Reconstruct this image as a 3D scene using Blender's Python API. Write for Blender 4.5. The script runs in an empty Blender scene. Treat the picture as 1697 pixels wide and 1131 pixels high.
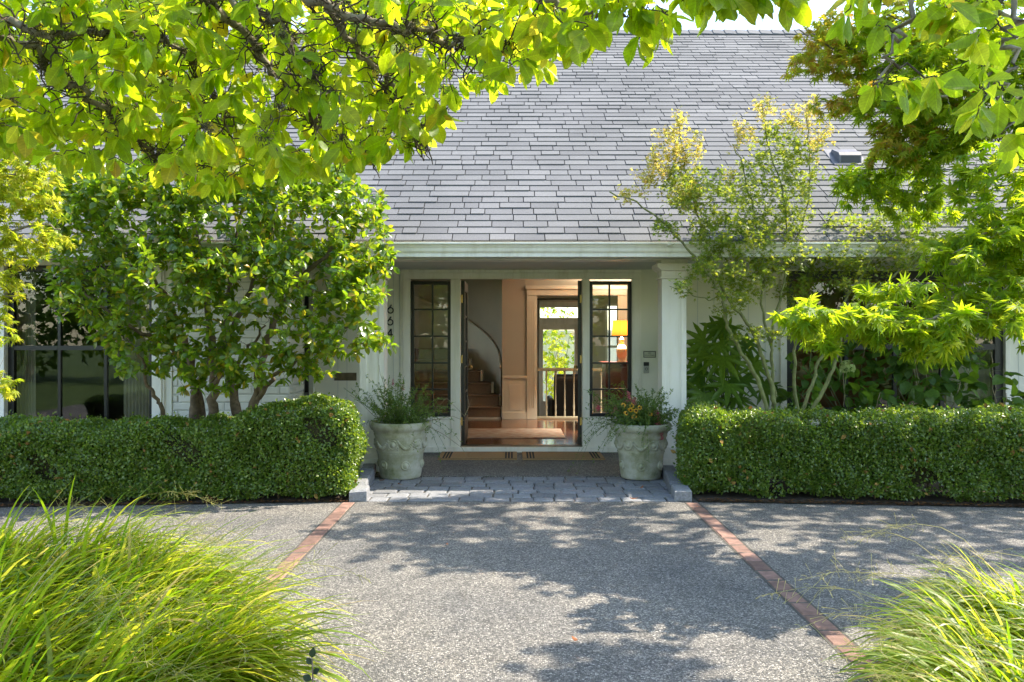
import bpy, math, random
import numpy as np
from mathutils import Vector, Matrix
SC = bpy.context.scene
COL = SC.collection
PI = math.pi
rng = np.random.default_rng(11)
random.seed(5)

# ------------------------------------------------------------ camera, sky, sun, exposure
F, CX, HY, CH = 1350.0, 848.5, 555.0, 1.45          # focal length and horizon measured in photo pixels, eye height in metres
cam = bpy.data.cameras.new('camera')
cam.sensor_width = 36.0; cam.lens = F / 1697 * 36
cam.shift_y = -(565.5 - HY) / 1697
cam.clip_start = 0.05; cam.clip_end = 2000
cam_o = bpy.data.objects.new('camera', cam); COL.objects.link(cam_o)
cam_o.location = (0, 0, CH); cam_o.rotation_euler = (PI / 2, 0, 0)
SC.camera = cam_o
SUN = Vector((0.74, 0.20, 1.0)).normalized()
world = bpy.data.worlds.new('World'); SC.world = world; world.use_nodes = True
wn = world.node_tree; bg = wn.nodes['Background']
sky = wn.nodes.new('ShaderNodeTexSky'); sky.sky_type = 'NISHITA'; sky.sun_disc = False
sky.sun_elevation = math.asin(SUN.z); sky.sun_rotation = math.atan2(SUN.x, SUN.y)
sky.air_density = 1.0; sky.dust_density = 0.6; sky.ozone_density = 1.5
wn.links.new(sky.outputs[0], bg.inputs[0]); bg.inputs[1].default_value = 0.15
sl = bpy.data.lights.new('sun', 'SUN'); sl.energy = 2.65; sl.angle = math.radians(0.53); sl.color = (1.0, 0.95, 0.86)
so = bpy.data.objects.new('sun', sl); COL.objects.link(so)
so.rotation_euler = SUN.to_track_quat('Z', 'Y').to_euler(); so.location = (6, 3, 12)
SC.view_settings.view_transform = 'Standard'; SC.view_settings.look = 'None'
SC.view_settings.exposure = 2.2; SC.view_settings.gamma = 1.0
SC.view_settings.use_curve_mapping = False
SC.view_settings.use_white_balance = True; SC.view_settings.white_balance_temperature = 7300; SC.view_settings.white_balance_tint = 10
SC.render.engine = 'CYCLES'
SC.cycles.use_denoising = True
SC.cycles.max_bounces = 8; SC.cycles.diffuse_bounces = 5; SC.cycles.glossy_bounces = 4
SC.cycles.transmission_bounces = 6; SC.cycles.transparent_max_bounces = 16
SC.cycles.sample_clamp_indirect = 6.0
SC.cycles.caustics_reflective = False; SC.cycles.caustics_refractive = False

# ------------------------------------------------------------ helpers
ROOT = {}
def P(px, py, Y): return np.array(((px - CX) * Y / F, Y, CH - (py - HY) * Y / F))
def X_(px, Y): return (px - CX) * Y / F
def Z_(py, Y): return CH - (py - HY) * Y / F

def put(o, parent=None):
    COL.objects.link(o)
    if parent is not None:
        o.parent = parent
        if parent.name in ROOT:
            o.matrix_parent_inverse = Matrix.Translation(-Vector(ROOT[parent.name]))
    return o
def tag(o, label=None, cat=None, group=None, kind=None):
    if label: o['label'] = label
    if cat: o['category'] = cat
    if group: o['group'] = group
    if kind: o['kind'] = kind
    return o
def thing(name, label, cat, loc=(0, 0, 0), group=None, kind=None):
    o = bpy.data.objects.new(name, None); COL.objects.link(o); o.location = loc
    o.empty_display_size = 0.1
    ROOT[o.name] = tuple(float(v) for v in loc)
    return tag(o, label, cat, group, kind)

def tri_mesh(name, V, T, smooth=False, tint=None, lco=None):
    me = bpy.data.meshes.new(name)
    V = np.ascontiguousarray(V, dtype=np.float32); T = np.ascontiguousarray(T, dtype=np.int32)
    me.vertices.add(len(V)); me.vertices.foreach_set('co', V.ravel())
    me.loops.add(T.size); me.loops.foreach_set('vertex_index', T.ravel())
    me.polygons.add(len(T)); me.polygons.foreach_set('loop_start', np.arange(0, T.size, 3, dtype=np.int32))
    me.polygons.foreach_set('use_smooth', np.full(len(T), bool(smooth)))
    if tint is not None:
        a = me.attributes.new('tint', 'FLOAT', 'POINT'); a.data.foreach_set('value', np.ascontiguousarray(tint, dtype=np.float32))
    if lco is not None:
        a = me.attributes.new('lco', 'FLOAT_VECTOR', 'POINT'); a.data.foreach_set('vector', np.ascontiguousarray(lco, dtype=np.float32).ravel())
    me.update(calc_edges=True); me.validate()
    return me
def mobj(name, me, mat, parent=None):
    if mat is not None and not me.materials: me.materials.append(mat)
    return put(bpy.data.objects.new(name, me), parent)

class MB:
    """collects quads, boxes, tubes and lathes of ONE part"""
    def __init__(s): s.v = []; s.f = []; s.sm = []
    def add(s, V, Fc, smooth=False):
        b = len(s.v); s.v.extend([tuple(map(float, p)) for p in V])
        s.f.extend([tuple(i + b for i in q) for q in Fc]); s.sm.extend([smooth] * len(Fc)); return s
    def box(s, x0, x1, y0, y1, z0, z1):
        return s.add([(x0,y0,z0),(x1,y0,z0),(x1,y1,z0),(x0,y1,z0),(x0,y0,z1),(x1,y0,z1),(x1,y1,z1),(x0,y1,z1)],
                     [(0,3,2,1),(4,5,6,7),(0,1,5,4),(1,2,6,5),(2,3,7,6),(3,0,4,7)])
    def quad(s, a, b, c, d): return s.add([a, b, c, d], [(0, 1, 2, 3)])
    def tube(s, pts, rad, n=8, cap=True):
        V, Q = tube_arr(pts, rad, n); s.add(V, Q, True)
        if cap:
            m = len(pts); b = len(s.v) - n * m
            s.f.append(tuple(b + i for i in range(n))[::-1]); s.sm.append(False)
            s.f.append(tuple(b + n * (m - 1) + i for i in range(n))); s.sm.append(False)
        return s
    def lathe(s, prof, c, n=24, smooth=True):
        V = [(c[0] + r * math.cos(2*PI*i/n), c[1] + r * math.sin(2*PI*i/n), c[2] + z) for r, z in prof for i in range(n)]
        Q = [(j*n+i, j*n+(i+1)%n, (j+1)*n+(i+1)%n, (j+1)*n+i) for j in range(len(prof)-1) for i in range(n)]
        return s.add(V, Q, smooth)
    def prism(s, poly, axis, a, b):
        """poly: 2D outline; axis 'x': (y,z) swept from x=a to b; 'y': (x,z); 'z': (x,y)"""
        def m(p, t): return {'x': (t, p[0], p[1]), 'y': (p[0], t, p[1]), 'z': (p[0], p[1], t)}[axis]
        n = len(poly); V = [m(p, a) for p in poly] + [m(p, b) for p in poly]
        return s.add(V, [(i, (i+1) % n, n + (i+1) % n, n + i) for i in range(n)] + [tuple(range(n))[::-1], tuple(range(n, 2*n))])
    def build(s, name, mat, parent=None, bevel=0.0):
        me = bpy.data.meshes.new(name); me.from_pydata(s.v, [], s.f)
        me.polygons.foreach_set('use_smooth', np.array(s.sm, dtype=bool))
        me.update()
        import bmesh
        bm = bmesh.new(); bm.from_mesh(me); bmesh.ops.recalc_face_normals(bm, faces=bm.faces); bm.to_mesh(me); bm.free()
        o = mobj(name, me, mat, parent)
        if bevel:
            m = o.modifiers.new('bevel', 'BEVEL'); m.width = bevel; m.segments = 2; m.limit_method = 'ANGLE'
        return o

def tube_arr(pts, rad, n=6):
    pts = np.asarray(pts, float); m = len(pts)
    rad = np.full(m, rad, float) if np.isscalar(rad) else np.asarray(rad, float)
    t = np.gradient(pts, axis=0); t /= np.linalg.norm(t, axis=1)[:, None] + 1e-9
    ref = np.array((0.31, 0.2, 0.93)) if abs(t[0] @ np.array((0.31, .2, .93))) < .9 else np.array((1.0, 0, 0))
    u = np.cross(t, ref); u /= np.linalg.norm(u, axis=1)[:, None] + 1e-9
    w = np.cross(t, u)
    a = np.arange(n) * 2 * PI / n
    V = pts[:, None, :] + rad[:, None, None] * (np.cos(a)[None, :, None] * u[:, None, :] + np.sin(a)[None, :, None] * w[:, None, :])
    Q = [(j*n+i, j*n+(i+1) % n, (j+1)*n+(i+1) % n, (j+1)*n+i) for j in range(m-1) for i in range(n)]
    return V.reshape(-1, 3), Q

class Tubes:
    """many twigs joined into one triangle mesh"""
    def __init__(s): s.V = []; s.T = []; s.n = 0
    def add(s, pts, rad, n=5):
        V, Q = tube_arr(pts, rad, n); Q = np.array(Q, dtype=np.int64)
        s.V.append(V); s.T.append(np.concatenate([Q[:, [0, 1, 2]], Q[:, [0, 2, 3]]]) + s.n); s.n += len(V)
    def build(s, name, mat, parent, kind=None):
        if not s.V: return None
        o = mobj(name, tri_mesh(name, np.concatenate(s.V), np.concatenate(s.T), True), mat, parent)
        return tag(o, kind=kind)

def nrm(a):
    a = np.asarray(a, float); return a / (np.linalg.norm(a, axis=-1, keepdims=True) + 1e-9)
def rdir(n): return nrm(rng.normal(size=(n, 3)))

# ------------------------------------------------------------ materials
def newmat(name):
    m = bpy.data.materials.new(name); m.use_nodes = True; nt = m.node_tree
    return m, nt, nt.nodes['Principled BSDF'], nt.nodes['Material Output']
def N(nt, t, **kw):
    n = nt.nodes.new(t)
    for k, v in kw.items(): setattr(n, k, v)
    return n
def ramp(nt, stops, interp='LINEAR'):
    r = nt.nodes.new('ShaderNodeValToRGB'); e = r.color_ramp.elements; r.color_ramp.interpolation = interp
    while len(e) < len(stops): e.new(0.5)
    for i, (p, c) in enumerate(stops): e[i].position = p; e[i].color = (*c, 1)
    return r
def coords(nt, obj=True):
    tc = nt.nodes.new('ShaderNodeTexCoord'); return tc.outputs['Object' if obj else 'Generated']
def worldpos(nt): return nt.nodes.new('ShaderNodeNewGeometry').outputs['Position']
def noise(nt, vec, scale, detail=4, rough=0.55):
    n = nt.nodes.new('ShaderNodeTexNoise'); n.inputs['Scale'].default_value = scale; n.inputs['Detail'].default_value = detail
    n.inputs['Roughness'].default_value = rough
    if vec is not None: nt.links.new(vec, n.inputs['Vector'])
    return n
def mixc(nt, fac, a, b, mode='MIX'):
    m = nt.nodes.new('ShaderNodeMix'); m.data_type = 'RGBA'; m.blend_type = mode
    for sock, v in ((m.inputs[0], fac), (m.inputs[6], a), (m.inputs[7], b)):
        if hasattr(v, 'is_output') or isinstance(v, bpy.types.NodeSocket): nt.links.new(v, sock)
        elif isinstance(v, (int, float)): sock.default_value = v
        else: sock.default_value = (*v, 1)
    return m.outputs[2]
def bump(nt, bs, h, strength=0.3, dist=0.01):
    b = nt.nodes.new('ShaderNodeBump'); b.inputs['Strength'].default_value = strength; b.inputs['Distance'].default_value = dist
    nt.links.new(h, b.inputs['Height']); nt.links.new(b.outputs[0], bs.inputs['Normal'])

def simple(name, col, rough=0.6, var=0.12, scale=6.0, bumpk=0.0, bscale=60, metal=0.0, spec=0.5, objvar=0.0):
    m, nt, bs, out = newmat(name)
    n = noise(nt, worldpos(nt), scale, 5)
    c = tuple(max(0, v * (1 - var)) for v in col); d = tuple(v * (1 + var) for v in col)
    r = ramp(nt, [(0.3, c), (0.7, d)]); nt.links.new(n.outputs[0], r.inputs[0]); src = r.outputs[0]
    if objvar:
        oi = nt.nodes.new('ShaderNodeObjectInfo')
        rr = ramp(nt, [(0, (1 - objvar,) * 3), (1, (1 + objvar,) * 3)]); nt.links.new(oi.outputs['Random'], rr.inputs[0])
        src = mixc(nt, 1.0, src, rr.outputs[0], 'MULTIPLY')
    nt.links.new(src, bs.inputs['Base Color'])
    bs.inputs['Roughness'].default_value = rough; bs.inputs['Metallic'].default_value = metal
    bs.inputs['Specular IOR Level'].default_value = spec
    if bumpk:
        n2 = noise(nt, worldpos(nt), bscale, 4); bump(nt, bs, n2.outputs[0], bumpk, 0.004)
    return m

def leafmat(name, stops, trans, fac=0.45, rough=0.5, spec=0.3, vein=0.0):
    m, nt, bs, out = newmat(name)
    at = N(nt, 'ShaderNodeAttribute', attribute_name='tint'); oi = N(nt, 'ShaderNodeObjectInfo')
    ad = N(nt, 'ShaderNodeMath', operation='ADD'); fr = N(nt, 'ShaderNodeMath', operation='FRACT')
    nt.links.new(at.outputs['Fac'], ad.inputs[0]); nt.links.new(oi.outputs['Random'], ad.inputs[1]); nt.links.new(ad.outputs[0], fr.inputs[0])
    r = ramp(nt, stops); nt.links.new(fr.outputs[0], r.inputs[0])
    nz = noise(nt, worldpos(nt), 45, 3)
    rr = ramp(nt, [(0.3, (0.82,) * 3), (0.7, (1.15,) * 3)]); nt.links.new(nz.outputs[0], rr.inputs[0])
    c = mixc(nt, 1.0, r.outputs[0], rr.outputs[0], 'MULTIPLY'); vm = None
    if vein:
        la = N(nt, 'ShaderNodeAttribute', attribute_name='lco'); sx = N(nt, 'ShaderNodeSeparateXYZ'); nt.links.new(la.outputs['Vector'], sx.inputs[0])
        ab = N(nt, 'ShaderNodeMath', operation='ABSOLUTE'); nt.links.new(sx.outputs[0], ab.inputs[0])
        m1 = N(nt, 'ShaderNodeMath', operation='MULTIPLY_ADD'); nt.links.new(ab.outputs[0], m1.inputs[0]); m1.inputs[1].default_value = -0.75; nt.links.new(sx.outputs[1], m1.inputs[2])
        m2 = N(nt, 'ShaderNodeMath', operation='MULTIPLY'); nt.links.new(m1.outputs[0], m2.inputs[0]); m2.inputs[1].default_value = 62.0
        sn_ = N(nt, 'ShaderNodeMath', operation='SINE'); nt.links.new(m2.outputs[0], sn_.inputs[0])
        v1 = ramp(nt, [(.80, (1.0,) * 3), (1.0, (1 - vein,) * 3)]); nt.links.new(sn_.outputs[0], v1.inputs[0])
        v2 = ramp(nt, [(.008, (1 + vein * 1.4,) * 3), (.022, (1.0,) * 3)]); nt.links.new(ab.outputs[0], v2.inputs[0])
        vm = mixc(nt, 1.0, v1.outputs[0], v2.outputs[0], 'MULTIPLY'); c = mixc(nt, 1.0, c, vm, 'MULTIPLY')
        sp = noise(nt, worldpos(nt), 24, 5, .7); sr = ramp(nt, [(.66, (0, 0, 0)), (.74, (1, 1, 1))]); nt.links.new(sp.outputs[0], sr.inputs[0])
        c = mixc(nt, sr.outputs[0], c, (.20, .11, .03))
    nt.links.new(c, bs.inputs['Base Color']); bs.inputs['Roughness'].default_value = rough; bs.inputs['Specular IOR Level'].default_value = spec
    tr = N(nt, 'ShaderNodeBsdfTranslucent')
    r2 = ramp(nt, trans); nt.links.new(fr.outputs[0], r2.inputs[0])
    c2 = mixc(nt, 1.0, r2.outputs[0], rr.outputs[0], 'MULTIPLY')
    if vm is not None: c2 = mixc(nt, 1.0, c2, vm, 'MULTIPLY'); c2 = mixc(nt, sr.outputs[0], c2, (.35, .16, .03))
    nt.links.new(c2, tr.inputs[0])
    mx = N(nt, 'ShaderNodeMixShader'); mx.inputs[0].default_value = fac
    nt.links.new(bs.outputs[0], mx.inputs[1]); nt.links.new(tr.outputs[0], mx.inputs[2]); nt.links.new(mx.outputs[0], out.inputs[0])
    return m

M = {}
M['white'] = simple('white_paint', (0.85, 0.85, 0.82), 0.5, 0.05, 3, 0.05, 30)
def painted(name, col, grime=.22):
    m, nt, bs, out = newmat(name); p = worldpos(nt); mp = N(nt, 'ShaderNodeMapping'); mp.inputs['Scale'].default_value = (9, 9, .8); nt.links.new(p, mp.inputs[0])
    n = noise(nt, mp.outputs[0], 1.0, 6, .65); r = ramp(nt, [(.30, tuple(v * (1 - grime) * k for v, k in zip(col, (1, .98, .92)))), (.52, col), (1, col)]); nt.links.new(n.outputs[0], r.inputs[0])
    n3 = noise(nt, p, 2.3, 5); r3 = ramp(nt, [(.3, (.93, .93, .91)), (.65, (1, 1, 1))]); nt.links.new(n3.outputs[0], r3.inputs[0])
    nt.links.new(mixc(nt, 1.0, r.outputs[0], r3.outputs[0], 'MULTIPLY'), bs.inputs['Base Color']); bs.inputs['Roughness'].default_value = .5
    n2 = noise(nt, p, 38, 4); bump(nt, bs, n2.outputs[0], .12, .004); return m
M['white'] = painted('white_paint', (0.90, 0.86, 0.78), .16); M['gutterpaint'] = painted('gutter_paint', (.90, .86, .77), .14)
M['wall'] = simple('pale_wall_paint', (0.82, 0.80, 0.70), 0.6, 0.04, 2, 0.05, 25)
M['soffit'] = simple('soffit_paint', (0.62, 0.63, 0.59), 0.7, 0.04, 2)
M['black'] = simple('black_sash_paint', (0.012, 0.012, 0.012), 0.35, 0.2, 8)
M['blackmat'] = simple('black_metal', (0.015, 0.015, 0.016), 0.4, 0.2, 8)
M['brass'] = simple('brass', (0.55, 0.38, 0.14), 0.35, 0.15, 20, metal=1.0)
M['bronze'] = simple('bronze', (0.16, 0.13, 0.09), 0.45, 0.3, 15, metal=0.8)
M['bark'] = simple('bark', (0.16, 0.115, 0.075), 0.9, 0.45, 22, 0.8, 60)
M['bark_grey'] = simple('lichen_bark', (0.20, 0.17, 0.12), 0.9, 0.5, 25, 0.8, 70)
M['bark_green'] = simple('green_maple_bark', (0.16, 0.17, 0.06), 0.8, 0.4, 18, 0.4, 60)
M['twig'] = simple('dark_twig', (0.055, 0.04, 0.025), 0.9, 0.4, 30)
M['moss'] = simple('moss', (0.075, 0.065, 0.028), 1.0, 0.5, 40)
M['soil'] = simple('mulch_soil', (0.045, 0.030, 0.02), 1.0, 0.5, 25, 1.0, 80)
M['coir'] = simple('coir_mat', (0.34, 0.21, 0.10), 1.0, 0.25, 120, 0.8, 300)
M['matblack'] = simple('mat_black', (0.02, 0.017, 0.015), 1.0, 0.3, 120)
M['stairs'] = simple('stair_carpet', (0.20, 0.135, 0.09), 1.0, 0.15, 60, 0.3, 200)
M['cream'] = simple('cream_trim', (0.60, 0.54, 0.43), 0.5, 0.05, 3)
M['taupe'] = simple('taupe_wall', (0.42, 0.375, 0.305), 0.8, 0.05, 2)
M['rail_shade'] = simple('rail_paint_shaded', (0.34, 0.30, 0.21), 0.5, 0.08, 6)  # rail and baluster colour darkened to stand for their backlit shade
M['ceil'] = simple('interior_ceiling', (0.6, 0.55, 0.47), 0.8, 0.03, 2)
M['chair'] = simple('black_leather', (0.012, 0.010, 0.009), 0.5, 0.3, 20)
M['redwood'] = simple('dark_red_lacquer', (0.10, 0.018, 0.012), 0.3, 0.3, 6)
M['orangewall'] = simple('warm_brown_wall', (0.30, 0.12, 0.04), 0.8, 0.2, 2)
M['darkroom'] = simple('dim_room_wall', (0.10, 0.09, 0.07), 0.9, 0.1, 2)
M['curtain'] = simple('curtain_cloth', (0.45, 0.42, 0.33), 0.9, 0.08, 4)
M['ceramic'] = simple('lamp_ceramic', (0.45, 0.36, 0.22), 0.3, 0.1, 10)
M['metalgrey'] = simple('vent_metal', (0.10, 0.10, 0.115), 0.5, 0.2, 12)
M['red_brick'] = simple('red_brick', (0.33, 0.13, 0.075), 0.9, 0.2, 30, 0.6, 150, objvar=0.25)
M['pink_paver'] = simple('clay_paver', (0.19, 0.108, 0.085), 0.85, 0.30, 16, 0.8, 90, objvar=0.26)
M['mortar'] = simple('mortar', (0.24, 0.22, 0.2), 1.0, 0.3, 40)
M['white_brick'] = simple('painted_brick', (0.74, 0.72, 0.64), 0.65, 0.06, 12, 0.5, 60, objvar=0.05)
M['white_mortar'] = simple('painted_mortar', (0.56, 0.57, 0.52), 0.8, 0.08, 12, 0.4, 60)
M['granite'] = simple('granite', (0.18, 0.185, 0.20), 0.8, 0.28, 60, 0.6, 120, objvar=0.22)
M['joint'] = simple('sand_joint', (0.07, 0.065, 0.055), 1.0, 0.4, 50)
M['plastic_grey'] = simple('grey_plastic', (0.40, 0.40, 0.38), 0.4, 0.05, 5)
M['ink'] = simple('black_ink', (0.02, 0.02, 0.02), 0.6, 0.1, 5)
M['signface'] = simple('sign_face', (0.60, 0.60, 0.50), 0.5, 0.04, 10)

def agg_mat():
    m, nt, bs, out = newmat('exposed_aggregate')
    p = worldpos(nt)
    v = N(nt, 'ShaderNodeTexVoronoi'); v.inputs['Scale'].default_value = 120; nt.links.new(p, v.inputs['Vector'])
    sp = N(nt, 'ShaderNodeSeparateColor'); nt.links.new(v.outputs['Color'], sp.inputs[0])
    r = ramp(nt, [(0, (0.042, 0.042, 0.046)), (0.25, (0.112, 0.110, 0.109)), (0.5, (0.185, 0.177, 0.165)), (0.75, (0.295, 0.279, 0.26)), (1, (0.50, 0.478, 0.448))])
    nt.links.new(sp.outputs[0], r.inputs[0])
    e = N(nt, 'ShaderNodeTexVoronoi', feature='DISTANCE_TO_EDGE'); e.inputs['Scale'].default_value = 120; nt.links.new(p, e.inputs['Vector'])
    er = ramp(nt, [(0.0, (0, 0, 0)), (0.16, (1, 1, 1))]); nt.links.new(e.outputs['Distance'], er.inputs[0])
    c = mixc(nt, er.outputs[0], (0.105, 0.10, 0.095), r.outputs[0])
    n = noise(nt, p, 1.3, 5); nr = ramp(nt, [(0.3, (0.68, 0.69, 0.71)), (0.7, (1.17, 1.13, 1.07))]); nt.links.new(n.outputs[0], nr.inputs[0])
    c = mixc(nt, 1.0, c, nr.outputs[0], 'MULTIPLY')
    n5 = noise(nt, p, 6.5, 6, .7); nr5 = ramp(nt, [(0.30, (0.70, 0.69, 0.67)), (0.46, (1, 1, 1)), (.75, (1.08, 1.07, 1.05))]); nt.links.new(n5.outputs[0], nr5.inputs[0])
    c = mixc(nt, 1.0, c, nr5.outputs[0], 'MULTIPLY')
    nt.links.new(c, bs.inputs['Base Color']); bs.inputs['Roughness'].default_value = 0.75
    bump(nt, bs, er.outputs[0], 0.75, 0.005)
    return m
M['agg'] = agg_mat()

def shingle_mat():
    m, nt, bs, out = newmat('asphalt_shingle')
    at = N(nt, 'ShaderNodeAttribute', attribute_name='tint'); oi = N(nt, 'ShaderNodeObjectInfo')
    ad = N(nt, 'ShaderNodeMath', operation='ADD'); fr = N(nt, 'ShaderNodeMath', operation='FRACT')
    nt.links.new(at.outputs['Fac'], ad.inputs[0]); nt.links.new(oi.outputs['Random'], ad.inputs[1]); nt.links.new(ad.outputs[0], fr.inputs[0])
    r = ramp(nt, [(0, (0.108, 0.111, 0.120)), (0.5, (0.127, 0.130, 0.139)), (1, (0.147, 0.150, 0.158))]); nt.links.new(fr.outputs[0], r.inputs[0])
    n = noise(nt, worldpos(nt), 140, 2); nr = ramp(nt, [(0.3, (0.72,) * 3), (0.7, (1.25,) * 3)]); nt.links.new(n.outputs[0], nr.inputs[0])
    c = mixc(nt, 1.0, r.outputs[0], nr.outputs[0], 'MULTIPLY')
    n3 = noise(nt, worldpos(nt), 0.9, 5); nr3 = ramp(nt, [(0.3, (0.80, .81, .80)), (0.7, (1.1, 1.09, 1.08))]); nt.links.new(n3.outputs[0], nr3.inputs[0])
    c = mixc(nt, 1.0, c, nr3.outputs[0], 'MULTIPLY')
    nt.links.new(c, bs.inputs['Base Color']); bs.inputs['Roughness'].default_value = 0.95
    return m
M['shingle'] = shingle_mat()
M['underlay'] = simple('roof_underlay', (0.03, 0.03, 0.035), 1.0, 0.2, 10)

def pot_mat():
    m, nt, bs, out = newmat('weathered_cast_stone')
    p = worldpos(nt); n = noise(nt, p, 5, 7, 0.7)
    r = ramp(nt, [(0.32, (0.17, 0.185, 0.09)), (0.44, (0.31, 0.31, 0.21)), (0.58, (0.42, 0.41, 0.335)), (0.75, (0.55, 0.54, 0.47))]); nt.links.new(n.outputs[0], r.inputs[0])
    nt.links.new(r.outputs[0], bs.inputs['Base Color']); bs.inputs['Roughness'].default_value = 0.9
    n2 = noise(nt, p, 70, 4); bump(nt, bs, n2.outputs[0], 0.5, 0.004)
    return m
M['pot'] = pot_mat()

def wood_floor():
    m, nt, bs, out = newmat('polished_wood_floor')
    p = worldpos(nt); b = N(nt, 'ShaderNodeTexBrick'); nt.links.new(p, b.inputs['Vector'])
    b.inputs['Scale'].default_value = 1.0; b.inputs['Brick Width'].default_value = 1.4; b.inputs['Row Height'].default_value = 0.085
    b.inputs['Mortar Size'].default_value = 0.0015
    b.inputs['Color1'].default_value = (0.11, 0.040, 0.018, 1); b.inputs['Color2'].default_value = (0.17, 0.066, 0.03, 1); b.inputs['Mortar'].default_value = (0.03, 0.012, 0.006, 1)
    nt.links.new(b.outputs['Color'], bs.inputs['Base Color']); bs.inputs['Roughness'].default_value = 0.14
    bs.inputs['Specular IOR Level'].default_value = 0.6
    return m
M['floor'] = wood_floor()

def rug_mat():
    m, nt, bs, out = newmat('patterned_rug'); p = worldpos(nt)
    v = N(nt, 'ShaderNodeTexVoronoi'); v.inputs['Scale'].default_value = 9; nt.links.new(p, v.inputs['Vector'])
    r = ramp(nt, [(0, (0.26, 0.13, 0.09)), (0.5, (0.34, 0.25, 0.19)), (1, (0.40, 0.34, 0.27))]); nt.links.new(v.outputs['Distance'], r.inputs[0])
    nt.links.new(r.outputs[0], bs.inputs['Base Color']); bs.inputs['Roughness'].default_value = 1.0
    return m
M['rug'] = rug_mat()

def glass_mat():
    m, nt, bs, out = newmat('window_glass'); nt.nodes.remove(bs)
    tr = N(nt, 'ShaderNodeBsdfTransparent'); tr.inputs[0].default_value = (0.93, 0.95, 0.93, 1)
    gl = N(nt, 'ShaderNodeBsdfGlossy'); gl.inputs['Roughness'].default_value = 0.005
    fr = N(nt, 'ShaderNodeFresnel'); fr.inputs[0].default_value = 1.5
    mu = N(nt, 'ShaderNodeMath', operation='MULTIPLY_ADD'); mu.inputs[1].default_value = 1.8; mu.inputs[2].default_value = 0.0; mu.use_clamp = True
    nt.links.new(fr.outputs[0], mu.inputs[0])
    n = noise(nt, worldpos(nt), 1.7, 2); b = N(nt, 'ShaderNodeBump'); b.inputs['Strength'].default_value = 0.02; b.inputs['Distance'].default_value = 0.05
    nt.links.new(n.outputs[0], b.inputs['Height']); nt.links.new(b.outputs[0], gl.inputs['Normal'])
    mx = N(nt, 'ShaderNodeMixShader'); nt.links.new(mu.outputs[0], mx.inputs[0]); nt.links.new(tr.outputs[0], mx.inputs[1]); nt.links.new(gl.outputs[0], mx.inputs[2])
    nt.links.new(mx.outputs[0], out.inputs[0]); return m
M['glass'] = glass_mat()

def lawn_mat():
    m, nt, bs, out = newmat('lawn'); p = worldpos(nt); n = noise(nt, p, 14, 6)
    r = ramp(nt, [(0.3, (0.035, 0.07, 0.012)), (0.7, (0.09, 0.15, 0.03))]); nt.links.new(n.outputs[0], r.inputs[0])
    nt.links.new(r.outputs[0], bs.inputs['Base Color']); bs.inputs['Roughness'].default_value = 1.0
    bump(nt, bs, n.outputs[0], 0.8, 0.03); return m
M['lawn'] = lawn_mat()
# ------------------------------------------------------------ the setting: ground, drive, beds, apron, edging, kerbs
g = MB(); ys = [(-90, -0.05), (11, -0.05), (15, -0.52), (160, -0.52)]
g.add([(x, y, z) for y, z in ys for x in (-150, 150)], [(2*i, 2*i+1, 2*i+3, 2*i+2) for i in range(3)])
tag(g.build('ground', M['lawn']), kind='structure')
d = MB(); d.add([(-9, -2.5, 0), (9, -2.5, 0), (9, 6.72, 0), (5.2, 6.76, 0), (1.46, 7.07, 0), (-1.3, 7.07, 0), (-5.2, 6.78, 0), (-9, 6.72, 0)], [tuple(range(8))])
tag(d.build('driveway', M['agg']), kind='structure')
d = MB(); d.box(-1.4, 1.68, 8.28, 10.0, -0.05, 0.012)
tag(d.build('porch_floor', M['agg']), kind='structure')
d = MB(); d.add([(-9, 6.70, -.03), (-5.2, 6.77, -.03), (-1.42, 7.05, -.03), (-1.42, 8.6, -.03), (-1.42, 10, -.03), (-9, 10, -.03)], [tuple(range(6))])
d.v = [(x, y, 0.006) for x, y, z in d.v]
tag(d.build('planting_bed', M['soil']), kind='structure')
d = MB(); d.add([(1.62, 7.05, .006), (5.2, 6.74, .006), (9, 6.70, .006), (9, 10, .006), (1.70, 10, .006)], [tuple(range(5))])
tag(d.build('planting_bed', M['soil']), kind='structure')
def blob(cx, cy, rx, ry, n=36, ph=0.0):
    return [(cx + rx * math.cos(a) * (1 + .07 * math.sin(3*a+ph)), cy + ry * math.sin(a) * (1 + .06 * math.sin(5*a+ph)), 0.005) for a in [2*PI*i/n for i in range(n)]]
d = MB(); d.add(blob(-2.75, 3.3, 1.35, 1.55), [tuple(range(36))]); tag(d.build('planting_bed', M['soil']), kind='structure')
d = MB(); d.add(blob(2.95, 3.1, 1.0, 1.05), [tuple(range(36))]); tag(d.build('planting_bed', M['soil']), kind='structure')

def lumpy_box(nm, j=0.05, seed=0):
    """unit box, edges rounded off and corners uneven, base at z=0"""
    r = np.random.default_rng(seed); mb = MB(); k = 0.07
    lo = [(-.5, -.5), (.5, -.5), (.5, .5), (-.5, .5)]
    V = [(x, y, 0) for x, y in lo] + [(x * (1 + r.normal() * j * .4), y * (1 + r.normal() * j * .4), 1 - k * 1.6 + r.normal() * j * .5) for x, y in lo] + \
        [(x * (1 - 2*k) + r.normal() * j * .3, y * (1 - 3*k) + r.normal() * j * .3, 1 + r.normal() * j * .4) for x, y in lo]
    Fq = [(i, (i+1) % 4, 4 + (i+1) % 4, 4 + i) for i in range(4)] + [(4+i, 4+(i+1) % 4, 8+(i+1) % 4, 8+i) for i in range(4)] + [(8, 9, 10, 11)]
    me = bpy.data.meshes.new(nm); me.from_pydata(V, [], Fq); me.update(); return me
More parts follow.
